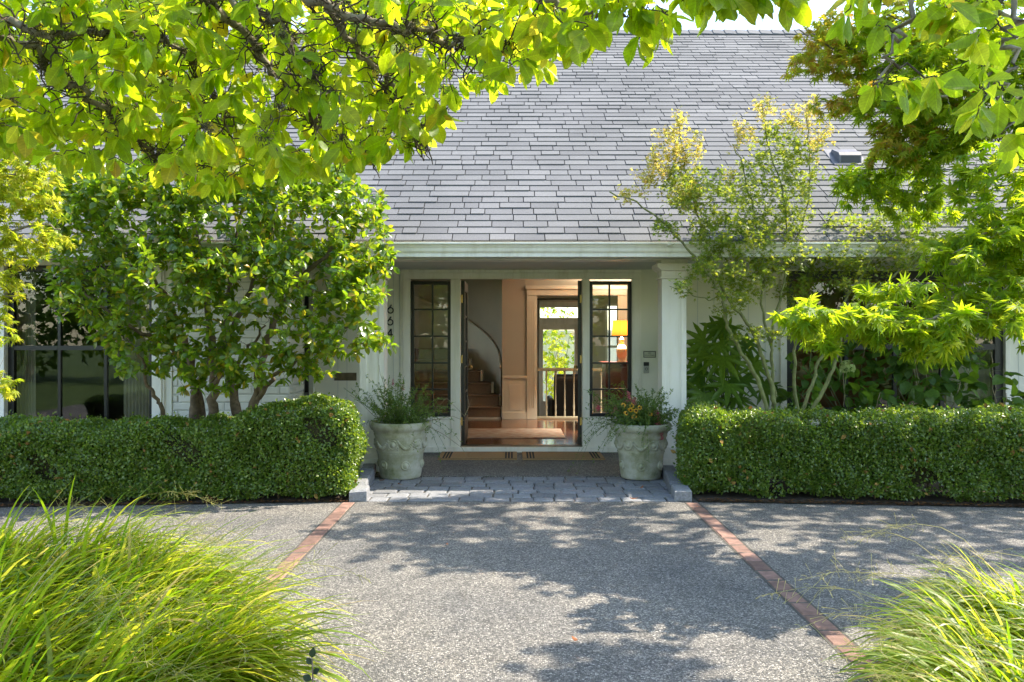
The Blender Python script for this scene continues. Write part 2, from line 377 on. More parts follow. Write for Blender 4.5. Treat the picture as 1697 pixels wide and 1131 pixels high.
def piece(name, me, parent, loc, scale, rz=0.0, mat=None):
    o = bpy.data.objects.new(name, me)
    if mat is not None and not me.materials: me.materials.append(mat)
    put(o, parent); o.matrix_basis = Matrix.Translation(loc) @ Matrix.Rotation(rz, 4, 'Z') @ Matrix.Diagonal((*scale, 1)); return o

cob = [lumpy_box('cobble', 0.06, i) for i in range(6)]
d = MB(); d.box(-1.42, 1.62, 7.07, 8.28, -0.1, -0.002); ap = tag(d.build('cobble_apron', M['joint']), kind='structure')
ny = 7; rowd = 1.205 / ny
for j in range(ny):
    x = -1.40 - random.random() * 0.12; y = 7.075 + (j + .5) * rowd
    while x < 1.52:
        w = random.uniform(0.16, 0.25); x1 = min(x + w, 1.56); x0 = max(x, -1.36 - 0.03 * j)
        if x1 - x0 > 0.05:
            piece('cobble', random.choice(cob), ap, ((x0 + x1) / 2, y + random.uniform(-.006, .006), -0.06), (x1 - x0 - .010, rowd - .010, 0.068 + random.uniform(-.006, .008)), random.uniform(-.03, .03), M['granite'])
        x += w
pav = [lumpy_box('brick', 0.012, 20 + i) for i in range(4)]
for nm, xc, tail in (('brick_edging', -1.41, 1), ('brick_edging', 1.55, 2)):
    d = MB(); d.box(xc - .066, xc + .066, 2.6, 7.04, -0.1, 0.0015)
    e = tag(d.build(nm, M['joint']), kind='structure')
    y = 7.03
    while y > 2.7:
        piece('brick', random.choice(pav), e, (xc + random.uniform(-.002, .002), y - .1, -0.05), (0.106, 0.196, 0.056 + random.uniform(-.002, .003)), random.uniform(-.008, .008), M['pink_paver'])
        y -= 0.2025
kst = [lumpy_box('kerb_stone', 0.05, 40 + i) for i in range(4)]
def kerb(pts, label):
    d = MB()
    for a, b in zip(pts[:-1], pts[1:]):
        d.quad((a[0] - .07, a[1], .008), (a[0] + .07, a[1], .008), (b[0] + .07, b[1], .008), (b[0] - .07, b[1], .008))
    k = tag(d.build('kerb', M['joint']), kind='structure')
    for (x, y, L, h, w) in label:
        piece('kerb_stone', random.choice(kst), k, (x, y, -0.05), (w, L, h + .05), random.uniform(-.05, .05) + .07 * (1 if x < 0 else -1), M['granite'])
kerb([(-1.37, 7.06), (-1.47, 8.5)], [(-1.345, 7.19, .25, .10, .15), (-1.40, 7.55, .44, .115, .14), (-1.43, 7.96, .36, .11, .14), (-1.47, 8.32, .34, .11, .14)])
kerb([(1.52, 7.06), (1.62, 8.5)], [(1.50, 7.22, .30, .10, .15), (1.53, 7.66, .56, .115, .14), (1.58, 8.18, .46, .11, .14)])

# ------------------------------------------------------------ the house
house = thing('house', 'single-storey cottage in white paint with grey shingle roof and recessed double-door porch', 'house', (0.1, 10, 0))
H = house
DW = 10.0                                   # door wall
BW = 8.8                                    # brick wall
XR = -2.41                                  # its return
SOF = 2.25
def xd(px): return X_(px, DW)
def zd(py): return Z_(py, DW)
# walls (each a mesh of boxes round its openings)
w = MB(); T0, T1 = DW, DW + .15
cl, cr, zt = xd(668), xd(1058), zd(463)
w.box(XR - .1, cl, T0, T1, -.05, 2.62); w.box(cr, X_(1300, 10), T0, T1, -.05, 2.62); w.box(cl, cr, T0, T1, zt + .05, 2.62)
wx0, wx1, wz0, wz1 = X_(1303, 10), X_(1664, 10), 0.45, zd(449)
w.box(X_(1300, 10), wx0, T0, T1, -.05, 2.62); w.box(wx1, 9.0, T0, T1, -.05, 2.62)
w.box(wx0, wx1, T0, T1, -.05, wz0); w.box(wx0, wx1, T0, T1, wz1, 2.62)
wall = w.build('wall', M['wall'], H)
# shallow vertical board grooves: board seams as thin raised battens
for px in (652, 662, 1156, 1183, 1211, 1240, 1268, 1688, 560, 575):
    x = xd(px); bt = MB(); bt.box(x - .004, x + .004, T0 - .003, T0 + .01, 0, SOF); bt.build('board_seam', M['soffit'], wall)
# brick wing
w = MB(); bx0 = X_(285, BW)
w.box(bx0, XR - .012, BW + .012, BW + .2, -.05, 2.6); w.box(XR - .2, XR - .012, BW + .2, 9.45, -.05, 2.6); w.box(XR - .2, XR - .012, 9.45, 9.92, -.05, .70)
w.box(XR - .2, XR - .012, 9.92, 10.0, -.05, 2.6); w.box(XR - .2, XR - .012, 9.45, 9.92, 2.0, 2.6)
bw = w.build('brick_wall', M['white_mortar'], H)
bk = [lumpy_box('brick', 0.02, 60 + i) for i in range(5)]
ch = 0.087; L = 0.30
for i in range(26):
    z = 0.02 + i * ch; off = (L / 2 if i % 2 else 0) + random.uniform(-.02, .02)
    x = XR - (0.11 if i % 2 else 0.0); first = True
    # front face bricks, laid from the corner
    x = XR
    if i % 2: x = XR
    xx = x
    wlist = [(0.10 if i % 2 else L)] + [L] * 6
    for wd in wlist:
        x0 = max(xx - wd, bx0); 
        if xx - x0 > 0.04:
            o = piece('brick', random.choice(bk), bw, ((xx + x0) / 2, BW + .055, z + ch / 2), (xx - x0 - .012, ch - .011, .055 + random.uniform(-.002, .004)), 0, M['white_brick'])
            o.matrix_basis = Matrix.Translation(((xx + x0) / 2, BW + .055, z + ch / 2)) @ Matrix.Rotation(PI / 2, 4, 'X') @ Matrix.Diagonal((xx - x0 - .012, ch - .011, .055 + random.uniform(-.002, .004), 1))
        xx = x0
        if xx <= bx0 + .02: break
    yy = BW + .004
    for wd in [(L if i % 2 else 0.10)] + [L] * 5:
        y1 = min(yy + wd, 9.45 if 0.70 < z + ch / 2 < 2.0 else 9.99)
        if y1 - yy > .04:
            o = piece('brick', random.choice(bk), bw, (0, 0, 0), (1, 1, 1), 0, M['white_brick'])
            o.matrix_basis = Matrix.Translation((XR - .055, (yy + y1) / 2, z + ch / 2)) @ Matrix.Rotation(PI / 2, 4, 'Z') @ Matrix.Rotation(PI / 2, 4, 'X') @ Matrix.Diagonal((y1 - yy - .012, ch - .011, .055 + random.uniform(-.002, .003), 1))
        yy += wd
        if yy > 9.98: break
# left wing wall with big window
lx0, lx1, lz0, lz1 = X_(10, BW), X_(255, BW), 0.38, Z_(440, BW)
w = MB(); w.box(-9, lx0, BW, BW + .2, -.05, 2.6); w.box(lx1, bx0, BW - .012, BW + .2, -.05, 2.6)
w.box(lx0, lx1, BW, BW + .2, -.05, lz0); w.box(lx0, lx1, BW, BW + .2, lz1, 2.6)
ww = w.build('wall', M['wall'], H)
t = MB(); t.box(lx1 - .005, lx1 + .10, BW - .045, BW - .012, .2, lz1 + .10); t.box(lx0 - .10, lx0 + .005, BW - .045, BW, .2, lz1 + .10); t.box(lx0 + .006, lx1 - .006, BW - .045, BW, lz1, lz1 + .10)
t.box(lx1 + .101, lx1 + .125, BW - .03, BW - .012, .2, lz1 + .10)
t.build('window_trim', M['white'], H, .004)

def window(name, x0, x1, z0, z1, y, cols, rows, fw=.06, mw=.024, bars=None, mat='black'):
    """frame, muntin bars and one pane per light"""
    f = MB(); f.box(x0, x0 + fw, y, y + .06, z0, z1); f.box(x1 - fw, x1, y, y + .06, z0, z1)
    f.box(x0 + fw, x1 - fw, y, y + .06, z0, z0 + fw); f.box(x0 + fw, x1 - fw, y, y + .06, z1 - fw, z1)
    o = f.build(name, M[mat], H, .003)
    ix0, ix1, iz0, iz1 = x0 + fw, x1 - fw, z0 + fw, z1 - fw
    xs = [ix0] + list(cols) + [ix1]; zs = [iz0] + list(rows) + [iz1]
    for c in cols:
        mb = MB(); mb.box(c - mw / 2, c + mw / 2, y + .005, y + .05, iz0, iz1); mb.build('muntin', M[mat], o)
    for r in rows:
        mb = MB(); h = mw * (1.6 if len(rows) == 1 else 1) / 2
        for a, b in zip(xs[:-1], xs[1:]): mb.box(a + (mw/2 if a != ix0 else 0), b - (mw/2 if b != ix1 else 0), y + .004, y + .052, r - h, r + h)
        mb.build('muntin', M[mat], o)
    for a, b in zip(xs[:-1], xs[1:]):
        for c, e in zip(zs[:-1], zs[1:]):
            t = random.uniform(-.0015, .0015); q = MB(); q.quad((a, y + .025 + t, c), (b, y + .025 - t, c), (b, y + .025 - t, e), (a, y + .025 + t, e)); q.build('pane', M['glass'], o)
    return o
window('window', lx0, lx1, lz0, lz1, BW + .03, [X_(95, BW), X_(172, BW)], [Z_(577, BW)], .065, .03)
# porch casing, sidelights, posts
c = MB(); zc1 = zd(448)
c.box(cl, xd(680), DW - .03, DW + .05, .02, zt + .0); c.box(xd(1047), cr, DW - .03, DW + .05, .02, zt); c.box(cl, cr, DW - .03, DW + .05, zt + .001, zc1 - .035)
c.box(cl - .03, cr + .03, DW - .045, DW + .0, zc1 - .034, zc1 + .005)
c.box(cl - .03, cl - .001, DW - .018, DW + .0, .02, zc1 - .035); c.box(cr + .001, cr + .03, DW - .018, DW, .02, zc1 - .035)
c.box(xd(747), xd(763), DW - .02, DW + .15, .02, zt - .001); c.box(xd(965), xd(977), DW - .02, DW + .15, .02, zt - .001)
c.build('door_casing', M['white'], H, .004)
sz0, sz1 = zd(691), zd(466)
for a, b in ((680, 747), (977, 1047)):
    x0, x1 = xd(a), xd(b); fw = .042
    rws = [zd(v) for v in (646, 602, 557.6, 513)]
    window('sidelight', x0, x1, sz0, sz1, DW + .03, [(x0 + x1) / 2 + (0.02 if a < 800 else -.01)], rws, fw, .02)
    p = MB(); p.box(x0, x1, DW + .01, DW + .12, .03, sz0 - .001); p.box(x0 + .06, x1 - .06, DW + .002, DW + .009, .12, sz0 - .07); p.box(x0, x1, DW - .012, DW + .009, sz0 - .03, sz0 - .002)
    p.build('apron_panel', M['white'], H, .003)
s = MB(); s.box(cl + .03, cr - .03, DW - .06, DW + .14, .013, .075); s.build('threshold', M['white'], H, .004)
s = MB(); s.box(xd(763), xd(965), DW + .0, DW + .15, .076, .082); s.build('threshold', M['bronze'], H)
# open door leaves, edge on
for sx, hx in ((1, xd(763)), (-1, xd(965))):
    lf = MB(); x0, x1 = sorted((hx + sx * .002, hx + sx * .046)); y0, y1 = DW + .12, DW + .87
    lf.box(x0, x1, y0, y0 + .11, .085, zt - .01); lf.box(x0, x1, y1 - .11, y1, .085, zt - .01)
    lf.box(x0, x1, y0 + .11, y1 - .11, .085, .40); lf.box(x0, x1, y0 + .11, y1 - .11, zt - .13, zt - .01)
    for k in range(1, 5):
        z = .40 + k * (zt - .53) / 5; lf.box(x0 + .006, x1 - .006, y0 + .11, y1 - .11, z - .011, z + .011)
    lf.box(x0 + .006, x1 - .006, (y0 + y1) / 2 - .011, (y0 + y1) / 2 + .011, .40, zt - .13)
    door = lf.build('door', M['black'], H, .002)
    door.matrix_basis = Matrix.Translation((hx, DW + .12, 0)) @ Matrix.Rotation(math.radians(0 if sx > 0 else -5.5), 4, 'Z') @ Matrix.Translation((-hx, -DW - .12, 0))
    q = MB(); xm = (x0 + x1) / 2; q.quad((xm, y0 + .1, .39), (xm, y1 - .1, .39), (xm, y1 - .1, zt - .12), (xm, y0 + .1, zt - .12)); q.build('pane', M['glass'], door)
    for zz in (zd(495), zd(596), zd(700)):
        h = MB(); h.box(hx + sx * .0 - .012, hx + sx * .0 + .012 + .001, DW + .085, DW + .119, zz - .045, zz + .045)
        h.lathe([(.007, -.05), (.007, .05)], (hx + sx * .014, DW + .10, zz), 8); h.build('hinge', M['brass'], door)
    k = MB(); k.lathe([(.0, 0), (.02, .004), (.028, .02), (.02, .04), (.0, .045)], (xm + sx * .06, y1 - .06, 1.0), 12); k.build('handle', M['brass'], door)
# porch ceiling, fascia, gutter
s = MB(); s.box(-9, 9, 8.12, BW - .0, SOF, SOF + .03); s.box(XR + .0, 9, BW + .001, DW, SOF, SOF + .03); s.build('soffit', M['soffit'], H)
gu = MB(); gy = 8.02; zt_g = Z_(402, gy); zb_g = Z_(419, gy)
prof = [(8.12, zb_g), (gy + .035, zb_g), (gy + .02, zb_g + .02), (gy + .015, zb_g + .045), (gy - .005, zb_g + .075), (gy - .012, zt_g - .022), (gy - .02, zt_g - .018), (gy - .02, zt_g), (gy - .006, zt_g), (gy - .004, zt_g - .02), (8.115, zt_g - .025), (8.12, zt_g - .02)]
gu.prism(prof, 'x', -9, 9); gut = gu.build('gutter', M['gutterpaint'], H, .002)
for gx in (-4.6, -1.52, 1.53, 4.58):
    gs = MB(); gs.prism([(y - .003, z + (.002 if z > zb_g + .05 else -.002)) for y, z in prof[:9]] + [(8.0, zt_g - .03)], 'x', gx, gx + .03); gs.build('gutter_joint', M['gutterpaint'], gut)
fa = MB(); fa.box(-9, 9, 8.06, 8.119, Z_(426, 8.06), zb_g - .001); fa.box(-9, 9, 8.121, 8.2, SOF + .031, zt_g + .02); fa.build('fascia', M['white'], H, .002)
fa = MB(); fa.box(XR + .0, 9, 8.56, 8.82, SOF - .012, SOF - .001); fa.build('header_beam', M['white'], H)
# columns
for xc in (1.703, -1.473):
    k = MB(); yf = 8.55; w2 = .128
    k.box(xc - w2, xc + w2, yf + .012, yf + .25, .10, Z_(462, yf))
    sh = k.build('column', M['white'], H, .003)
    k = MB(); k.box(xc - w2, xc - w2 + .075, yf, yf + .0115, .28, Z_(463, yf)); k.box(xc + w2 - .055, xc + w2, yf, yf + .0115, .28, Z_(463, yf)); k.build('pilaster_strip', M['white'], sh, .002)
    k = MB(); k.box(xc - .152, xc + .152, yf - .02, yf + .28, .013, .15); k.box(xc - .142, xc + .142, yf - .012, yf + .27, .151, .27); k.build('plinth', M['white'], sh, .004)
    k = MB(); z0 = Z_(462, yf); z1 = Z_(455, yf); z2 = Z_(449, yf); z3 = Z_(437, yf)
    k.box(xc - .148, xc + .148, yf - .014, yf + .27, z0 + .001, z0 + .022); k.box(xc - .135, xc + .135, yf - .005, yf + .26, z0 + .0225, z2)
    k.prism([(xc - .14, z2 + .001), (xc + .14, z2 + .001), (xc + .185, z2 + .035), (xc + .185, z3), (xc - .185, z3), (xc - .185, z2 + .035)], 'y', yf - .05, yf + .30)
    k.box(xc - .142, xc + .142, yf - .006, yf + .262, z3 + .001, SOF - .013); k.build('capital', M['white'], sh, .004)
# mail slot, return window
ms = MB(); ms.box(xd(554), xd(591), DW - .012, DW, zd(631), zd(618)); ms.box(xd(556), xd(589), DW - .02, DW - .0125, zd(629), zd(620)); ms.build('mail_slot', M['bronze'], H, .003)
rw = MB(); rw.box(XR - .10, XR - .06, 9.46, 9.50, .71, 1.99); rw.box(XR - .10, XR - .06, 9.87, 9.91, .71, 1.99); rw.box(XR - .10, XR - .06, 9.5, 9.87, .71, .75); rw.box(XR - .10, XR - .06, 9.5, 9.87, 1.95, 1.99)
r_o = rw.build('window', M['black'], H); q = MB(); q.quad((XR - .08, 9.49, .74), (XR - .08, 9.88, .74), (XR - .08, 9.88, 1.96), (XR - .08, 9.49, 1.96)); q.build('pane', M['glass'], r_o)
rs = MB(); rs.box(XR - .06, XR + .03, 9.44, 9.93, .64, .70); rs.build('window_sill', M['white'], H, .004)
# right window
window('window', wx0, wx1, wz0, wz1, DW + .02, [X_(v, 10) for v in (1404, 1485, 1563)], [zd(575)], .10, .045)
t = MB(); t.box(wx0 - .08, wx0 - .001, DW - .03, DW + .0, .3, wz1 + .0); t.build('window_trim', M['white'], H, .003)
t = MB(); t.box(wx1 + .001, wx1 + .06, DW - .03, DW, .3, wz1); t.build('window_trim', M['white'], H, .003)
# ------------------------------------------------------------ roof
Y0, SLOPE, EXP = 8.08, 0.728, 0.1373
th = math.atan(SLOPE); cs, sn = math.cos(th), math.sin(th)
Z0 = Z_(399.5, Y0); NR = 52
YR = Y0 + NR * EXP * cs; ZR = Z0 + NR * EXP * sn
r = MB(); XL, XRR = -10.0, 10.0
r.add([(XL, Y0 + .02, Z0 - .03), (XRR, Y0 + .02, Z0 - .03), (XRR, YR, ZR - .02), (XL, YR, ZR - .02), (XL, 17.45, ZR - .02 - (17.45 - YR) * SLOPE), (5.5, 17.45, ZR - .02 - (17.45 - YR) * SLOPE), (5.5, YR, ZR - .02)], [(0, 1, 2, 6, 3), (3, 6, 5, 4)])
for xg in (XL, XRR): r.add([(xg, Y0 + .3, Z0 - .01), (xg, YR, ZR - .04), (xg, YR, Z0 - .01)], [(0, 1, 2)])
roof = r.build('roof', M['underlay'], H)
SV = np.array([(0,0,-.3),(1,0,-.3),(1,1,-.3),(0,1,-.3),(0,0,1),(1,0,1),(1,1,.1),(0,1,.1)], float)
ST = np.array([(4,5,6),(4,6,7),(0,1,5),(0,5,4),(1,2,6),(1,6,5),(3,0,4),(3,4,7)])
sh_me = tri_mesh('shingle', SV, ST); sh_me.materials.append(M['shingle'])
Rm = np.array([[1, 0, 0], [0, cs, -sn], [0, sn, cs]])
cand = []
for i in range(NR):
    x = -9.9 + random.random() * .3
    while x < 9.9:
        w_ = random.choice((.16, .22, .26, .30, .30, .34, .42)) * random.uniform(.9, 1.1)
        t_ = random.choice((.010, .010, .0125, .016))
        cand.append((i, x, w_, t_, random.uniform(-.003, .003))); x += w_
parts = [k for k in cand if 640 < CX + (k[1] + k[2]/2) * F / (Y0 + k[0]*EXP*cs) < 1500 and k[0] < 12]
parts = sorted(parts, key=lambda k: k[0])[:300]; ps = set(map(id, parts))
Vs, Ts, tn, nb = [], [], [], 0
for k in cand:
    i, x, w_, t_, js = k
    S = np.array((w_ - .009, EXP * 1.1, t_)); o3 = np.array((x, Y0 + (i*EXP+js)*cs, Z0 + (i*EXP+js)*sn))
    if id(k) in ps:
        o = bpy.data.objects.new('shingle', sh_me); put(o, roof)
        M4 = Matrix.Identity(4)
        for a in range(3):
            for b in range(3): M4[a][b] = Rm[a, b] * S[b]
            M4[a][3] = o3[a]
        o.matrix_basis = M4
    else:
        Vs.append((SV * S) @ Rm.T + o3); Ts.append(ST + nb); tn.append(np.full(8, random.random())); nb += 8
tag(mobj('shingles', tri_mesh('shingles', np.concatenate(Vs), np.concatenate(Ts), tint=np.concatenate(tn)), M['shingle'], roof), kind='stuff')
rc = MB(); rc.add([(0, -.13, -.085), (0, 0, .028), (0, .13, -.085), (.24, -.13, -.10), (.24, 0, .008), (.24, .13, -.10), (0, -.13, -.11), (0, .13, -.11), (.24, -.13, -.11), (.24, .13, -.11)],
               [(0, 3, 4, 1), (1, 4, 5, 2), (0, 1, 2, 7, 6), (3, 8, 9, 5, 4), (0, 6, 8, 3), (2, 5, 9, 7)])
rc_me = bpy.data.meshes.new('ridge_cap'); rc_me.from_pydata(rc.v, [], rc.f); rc_me.update(); rc_me.materials.append(M['shingle'])
x = -9.8
while x < 9.7: piece('ridge_cap', rc_me, roof, (x, YR, ZR + .035), (1, 1, 1)); x += .2
# box vent on the roof
vy = 9.66; vx = X_(1402, vy); vz = Z0 + (vy - Y0) * SLOPE
v = MB(); v.prism([(vy - .13, vz - .08), (vy - .13, vz + .02), (vy - .10, vz + .06), (vy + .10, vz + .14), (vy + .16, vz + .10)], 'x', vx - .13, vx + .13)
v.prism([(vy - .16, vz - .105), (vy + .2, vz + .155), (vy + .2, vz + .165), (vy - .16, vz - .092)], 'x', vx - .2, vx + .2)
vo = v.build('roof_vent', M['metalgrey'], roof, .006)
v = MB(); v.box(vx - .11, vx + .11, vy - .132, vy - .1301, vz - .065, vz + .012); v.build('vent_mouth', M['black'], vo)
# chimney
cw = MB(); cxm = -7.55; cw.box(cxm - .44, cxm + .44, YR + .06, YR + .84, ZR - .6, ZR + 1.25); chim = cw.build('chimney', M['mortar'], H)
for i in range(18):
    z = ZR - .25 + i * .08
    for j in range(5):
        x0 = cxm - .45 + j * .2 - (.1 if i % 2 else 0); x1 = x0 + .19; x0 = max(x0, cxm - .45); x1 = min(x1, cxm + .45)
        if x1 - x0 > .04:
            o = piece('brick', bk[0].copy() if False else random.choice(pav), chim, (0, 0, 0), (1, 1, 1), 0, None)
            o.matrix_basis = Matrix.Translation(((x0 + x1) / 2, YR + .09, z)) @ Matrix.Rotation(PI / 2, 4, 'X') @ Matrix.Diagonal((x1 - x0, .07, .05, 1))
            o.material_slots[0].link = 'OBJECT'; o.material_slots[0].material = M['red_brick']
# ------------------------------------------------------------ inside the house
FL = 0.05; CE = 2.62
def slab(name, mat, *boxes, parent=H, bevel=0):
    mb = MB()
    for b in boxes: mb.box(*b)
    return mb.build(name, M[mat], parent, bevel)
slab('interior_floor', 'floor', (-2.3, 2.75, 10.1505, 13.6, -.05, FL), (-2.3, -.1, 13.6, 15.6, -.05, FL))
slab('interior_floor', 'floor', (-.1, 5, 13.75, 17.1, -.45, -.32))
slab('interior_ceiling', 'ceil', (-2.3, 2.75, 10.1505, 15.6, CE, CE + .05), (2.76, 5.2, 13.6, 17.3, CE, CE + .05), (-.1, 2.75, 15.61, 17.3, CE, CE + .05))
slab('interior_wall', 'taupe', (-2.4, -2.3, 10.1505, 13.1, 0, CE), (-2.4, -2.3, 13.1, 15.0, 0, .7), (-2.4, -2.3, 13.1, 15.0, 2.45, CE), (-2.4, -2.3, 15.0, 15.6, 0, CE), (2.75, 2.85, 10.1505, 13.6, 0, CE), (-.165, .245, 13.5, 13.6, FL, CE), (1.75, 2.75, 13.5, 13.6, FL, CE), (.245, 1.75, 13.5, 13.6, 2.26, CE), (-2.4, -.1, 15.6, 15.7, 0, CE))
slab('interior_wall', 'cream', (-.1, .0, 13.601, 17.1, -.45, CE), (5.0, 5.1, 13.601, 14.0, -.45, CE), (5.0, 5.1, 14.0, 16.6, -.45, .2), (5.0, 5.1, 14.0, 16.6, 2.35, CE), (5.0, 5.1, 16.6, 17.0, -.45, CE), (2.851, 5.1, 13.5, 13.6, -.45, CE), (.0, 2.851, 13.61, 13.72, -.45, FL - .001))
# wainscot, chair rail and casing of the inner opening
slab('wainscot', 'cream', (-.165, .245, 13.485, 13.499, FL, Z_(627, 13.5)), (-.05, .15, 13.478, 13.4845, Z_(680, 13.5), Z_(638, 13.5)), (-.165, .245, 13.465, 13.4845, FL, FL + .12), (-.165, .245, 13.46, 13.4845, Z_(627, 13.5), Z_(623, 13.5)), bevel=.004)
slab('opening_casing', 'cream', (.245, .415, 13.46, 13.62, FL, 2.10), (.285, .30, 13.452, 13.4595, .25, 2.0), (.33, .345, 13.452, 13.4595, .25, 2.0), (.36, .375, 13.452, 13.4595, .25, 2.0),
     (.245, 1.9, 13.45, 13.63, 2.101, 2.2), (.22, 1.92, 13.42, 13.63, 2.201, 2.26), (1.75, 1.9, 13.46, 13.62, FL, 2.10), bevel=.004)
# railing
rl = MB(); rl.box(.416, 1.749, 13.53, 13.59, .845, .895); rl.box(.416, 1.749, 13.535, 13.585, FL + .002, FL + .04); rail = rl.build('railing', M['rail_shade'], H, .006)
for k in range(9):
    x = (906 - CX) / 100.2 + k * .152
    b = MB(); b.lathe([(.016, .041), (.016, .12), (.011, .14), (.018, .20), (.012, .26), (.009, .5), (.012, .70), (.016, .72), (.016, .794)], (x, 13.56, FL), 10); b.build('baluster', M['rail_shade'], rail)
# curved stairwell wall and stairs
na = 26; cwx, cwy, cr_ = -1.815, 13.5, 1.65
def zb(f): return 0.9 + 0.86 * (f / (PI * .31)) ** 0.85 if f < PI * .31 else 1.76 + .7 * (f - PI * .31)
cwm = MB(); cwl = MB(); cap = []
for k in range(na):
    f0, f1 = k * PI / 2 / na, (k + 1) * PI / 2 / na
    p0 = (cwx + cr_ * math.cos(f0), cwy + cr_ * math.sin(f0)); p1 = (cwx + cr_ * math.cos(f1), cwy + cr_ * math.sin(f1))
    cwm.add([(*p0, zb(f0)), (*p1, zb(f1)), (*p1, CE), (*p0, CE)], [(0, 1, 2, 3)], True)
    q0 = (cwx + (cr_-.02) * math.cos(f0), cwy + (cr_-.02) * math.sin(f0)); q1 = (cwx + (cr_-.02) * math.cos(f1), cwy + (cr_-.02) * math.sin(f1))
    cwl.add([(*q0, 0), (*q1, 0), (*q1, zb(f1)), (*q0, zb(f0))], [(0, 1, 2, 3)], True)
    cap.append((cwx + (cr_-.03) * math.cos(f0), cwy + (cr_-.03) * math.sin(f0), zb(f0)))
cwm.build('stairwell_wall', M['taupe'], H); cwl.tube(cap, .022, 6); cwl.build('stair_skirting', M['cream'], H)
st = MB(); st.box(-2.28, -.19, 13.5, 13.52, FL, FL + .03); stair = st.build('staircase', M['cream'], H)
ends = [(829, .0), (826, .13), (813, .30), (795, .52), (776, .78), (757, 1.02)]
for k, (px, dy) in enumerate(ends):
    y = 13.521 + dy; x1 = X_(px, y); z0 = FL + .19 * k; z1 = FL + .19 * (k + 1)
    b = MB(); b.box(-2.28, x1, y, y + .9 - dy * .5, z0 + .031 if k == 0 else z0, z1 - .012); b.box(-2.28, x1 + .012, y - .022, y + .9 - dy * .5, z1 - .0119, z1 + .012)
    b.build('step', M['stairs'], stair, .008)
    b = MB(); b.box(x1 + .0121, x1 + .05, y - .01, y + .25, z0 + .03, z1 + .02); b.build('step_end', M['cream'], stair, .004)
# French door wall of the living room
fy = 17.0
def xf(px): return X_(px, fy)
def zf(py): return Z_(py, fy)
gx0, gx1 = xf(900), xf(952); dx0, dx1 = xf(891), xf(961); dzt = zf(538); tz0, tz1 = zf(527), zf(510)
slab('interior_wall', 'cream', (-.1, dx0, fy, fy + .12, -.5, CE), (dx1, 1.95, fy, fy + .12, -.5, CE), (2.75, 5.1, fy, fy + .12, -.5, CE), (1.95, 2.75, fy, fy + .12, -.5, .3), (1.95, 2.75, fy, fy + .12, 2.1, CE), (dx0, dx1, fy, fy + .12, zf(500), CE))
fd = slab('french_door', 'white', (dx0, gx0, fy + .02, fy + .07, -.32, dzt), (gx1, dx1, fy + .02, fy + .07, -.32, dzt), (gx0, gx1, fy + .02, fy + .07, -.32, zf(665)), (gx0, gx1, fy + .02, fy + .07, zf(547), dzt),
          (dx0, dx1, fy - .01, fy + .1, dzt + .001, tz0), (dx0, xf(895), fy, fy + .1, tz0, tz1), (xf(959), dx1, fy, fy + .1, tz0, tz1), (dx0, dx1, fy, fy + .1, tz1, zf(500) - .001), bevel=.004)
q = MB(); q.quad((gx0, fy + .045, zf(665)), (gx1, fy + .045, zf(665)), (gx1, fy + .045, zf(547)), (gx0, fy + .045, zf(547))); q.build('pane', M['glass'], fd)
q = MB(); q.quad((xf(895), fy + .045, tz0), (xf(959), fy + .045, tz0), (xf(959), fy + .045, tz1), (xf(895), fy + .045, tz1)); q.build('pane', M['glass'], fd)
window('window', 1.95, 2.75, .3, 2.1, fy + .03, [2.35], [1.2], .05, .03, mat='white')
cr2 = MB(); cr2.tube([(.42, 16.86, zf(497)), (1.9, 16.86, zf(497))], .02, 8); curt = cr2.build('curtain_rod', M['bronze'], H)
cu = MB(); nc = 30; x0, x1 = .40, .57
cu.add([(x0 + (x1 - x0) * i / nc, 16.86 + .03 * math.sin(i * 1.5), z) for z in (-.31, zf(497) + .0) for i in range(nc + 1)], [(i, i + 1, nc + 2 + i, nc + 1 + i) for i in range(nc)], True)
cu.build('curtain', M['curtain'], H)
# dim rooms behind the two large windows
slab('interior_wall', 'orangewall', (2.851, 9, 13.2, 13.3, 0, CE), (8.9, 9.0, 10.151, 13.2, 0, CE)); slab('interior_floor', 'floor', (2.851, 9, 10.151, 13.2, -.05, FL)); slab('interior_ceiling', 'ceil', (2.851, 9, 10.151, 13.2, CE, CE + .05))
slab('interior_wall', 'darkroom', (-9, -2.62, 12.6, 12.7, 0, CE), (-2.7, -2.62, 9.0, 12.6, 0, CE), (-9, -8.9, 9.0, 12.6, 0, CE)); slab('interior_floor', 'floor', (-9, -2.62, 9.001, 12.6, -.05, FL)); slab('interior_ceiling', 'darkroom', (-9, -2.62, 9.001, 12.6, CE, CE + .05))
for x0, x1, yy in ((X_(22, 9.2), X_(60, 9.2), 9.2), (X_(205, 9.2), X_(250, 9.2), 9.2), (5.55, 6.1, 10.4)):
    cu = MB(); nc = 40
    cu.add([(x0 + (x1 - x0) * i / nc, yy + .035 * math.sin(i * 1.25), z) for z in (.06, 2.3) for i in range(nc + 1)], [(i, i + 1, nc + 2 + i, nc + 1 + i) for i in range(nc)], True)
    cu.build('curtain', M['curtain'], H)
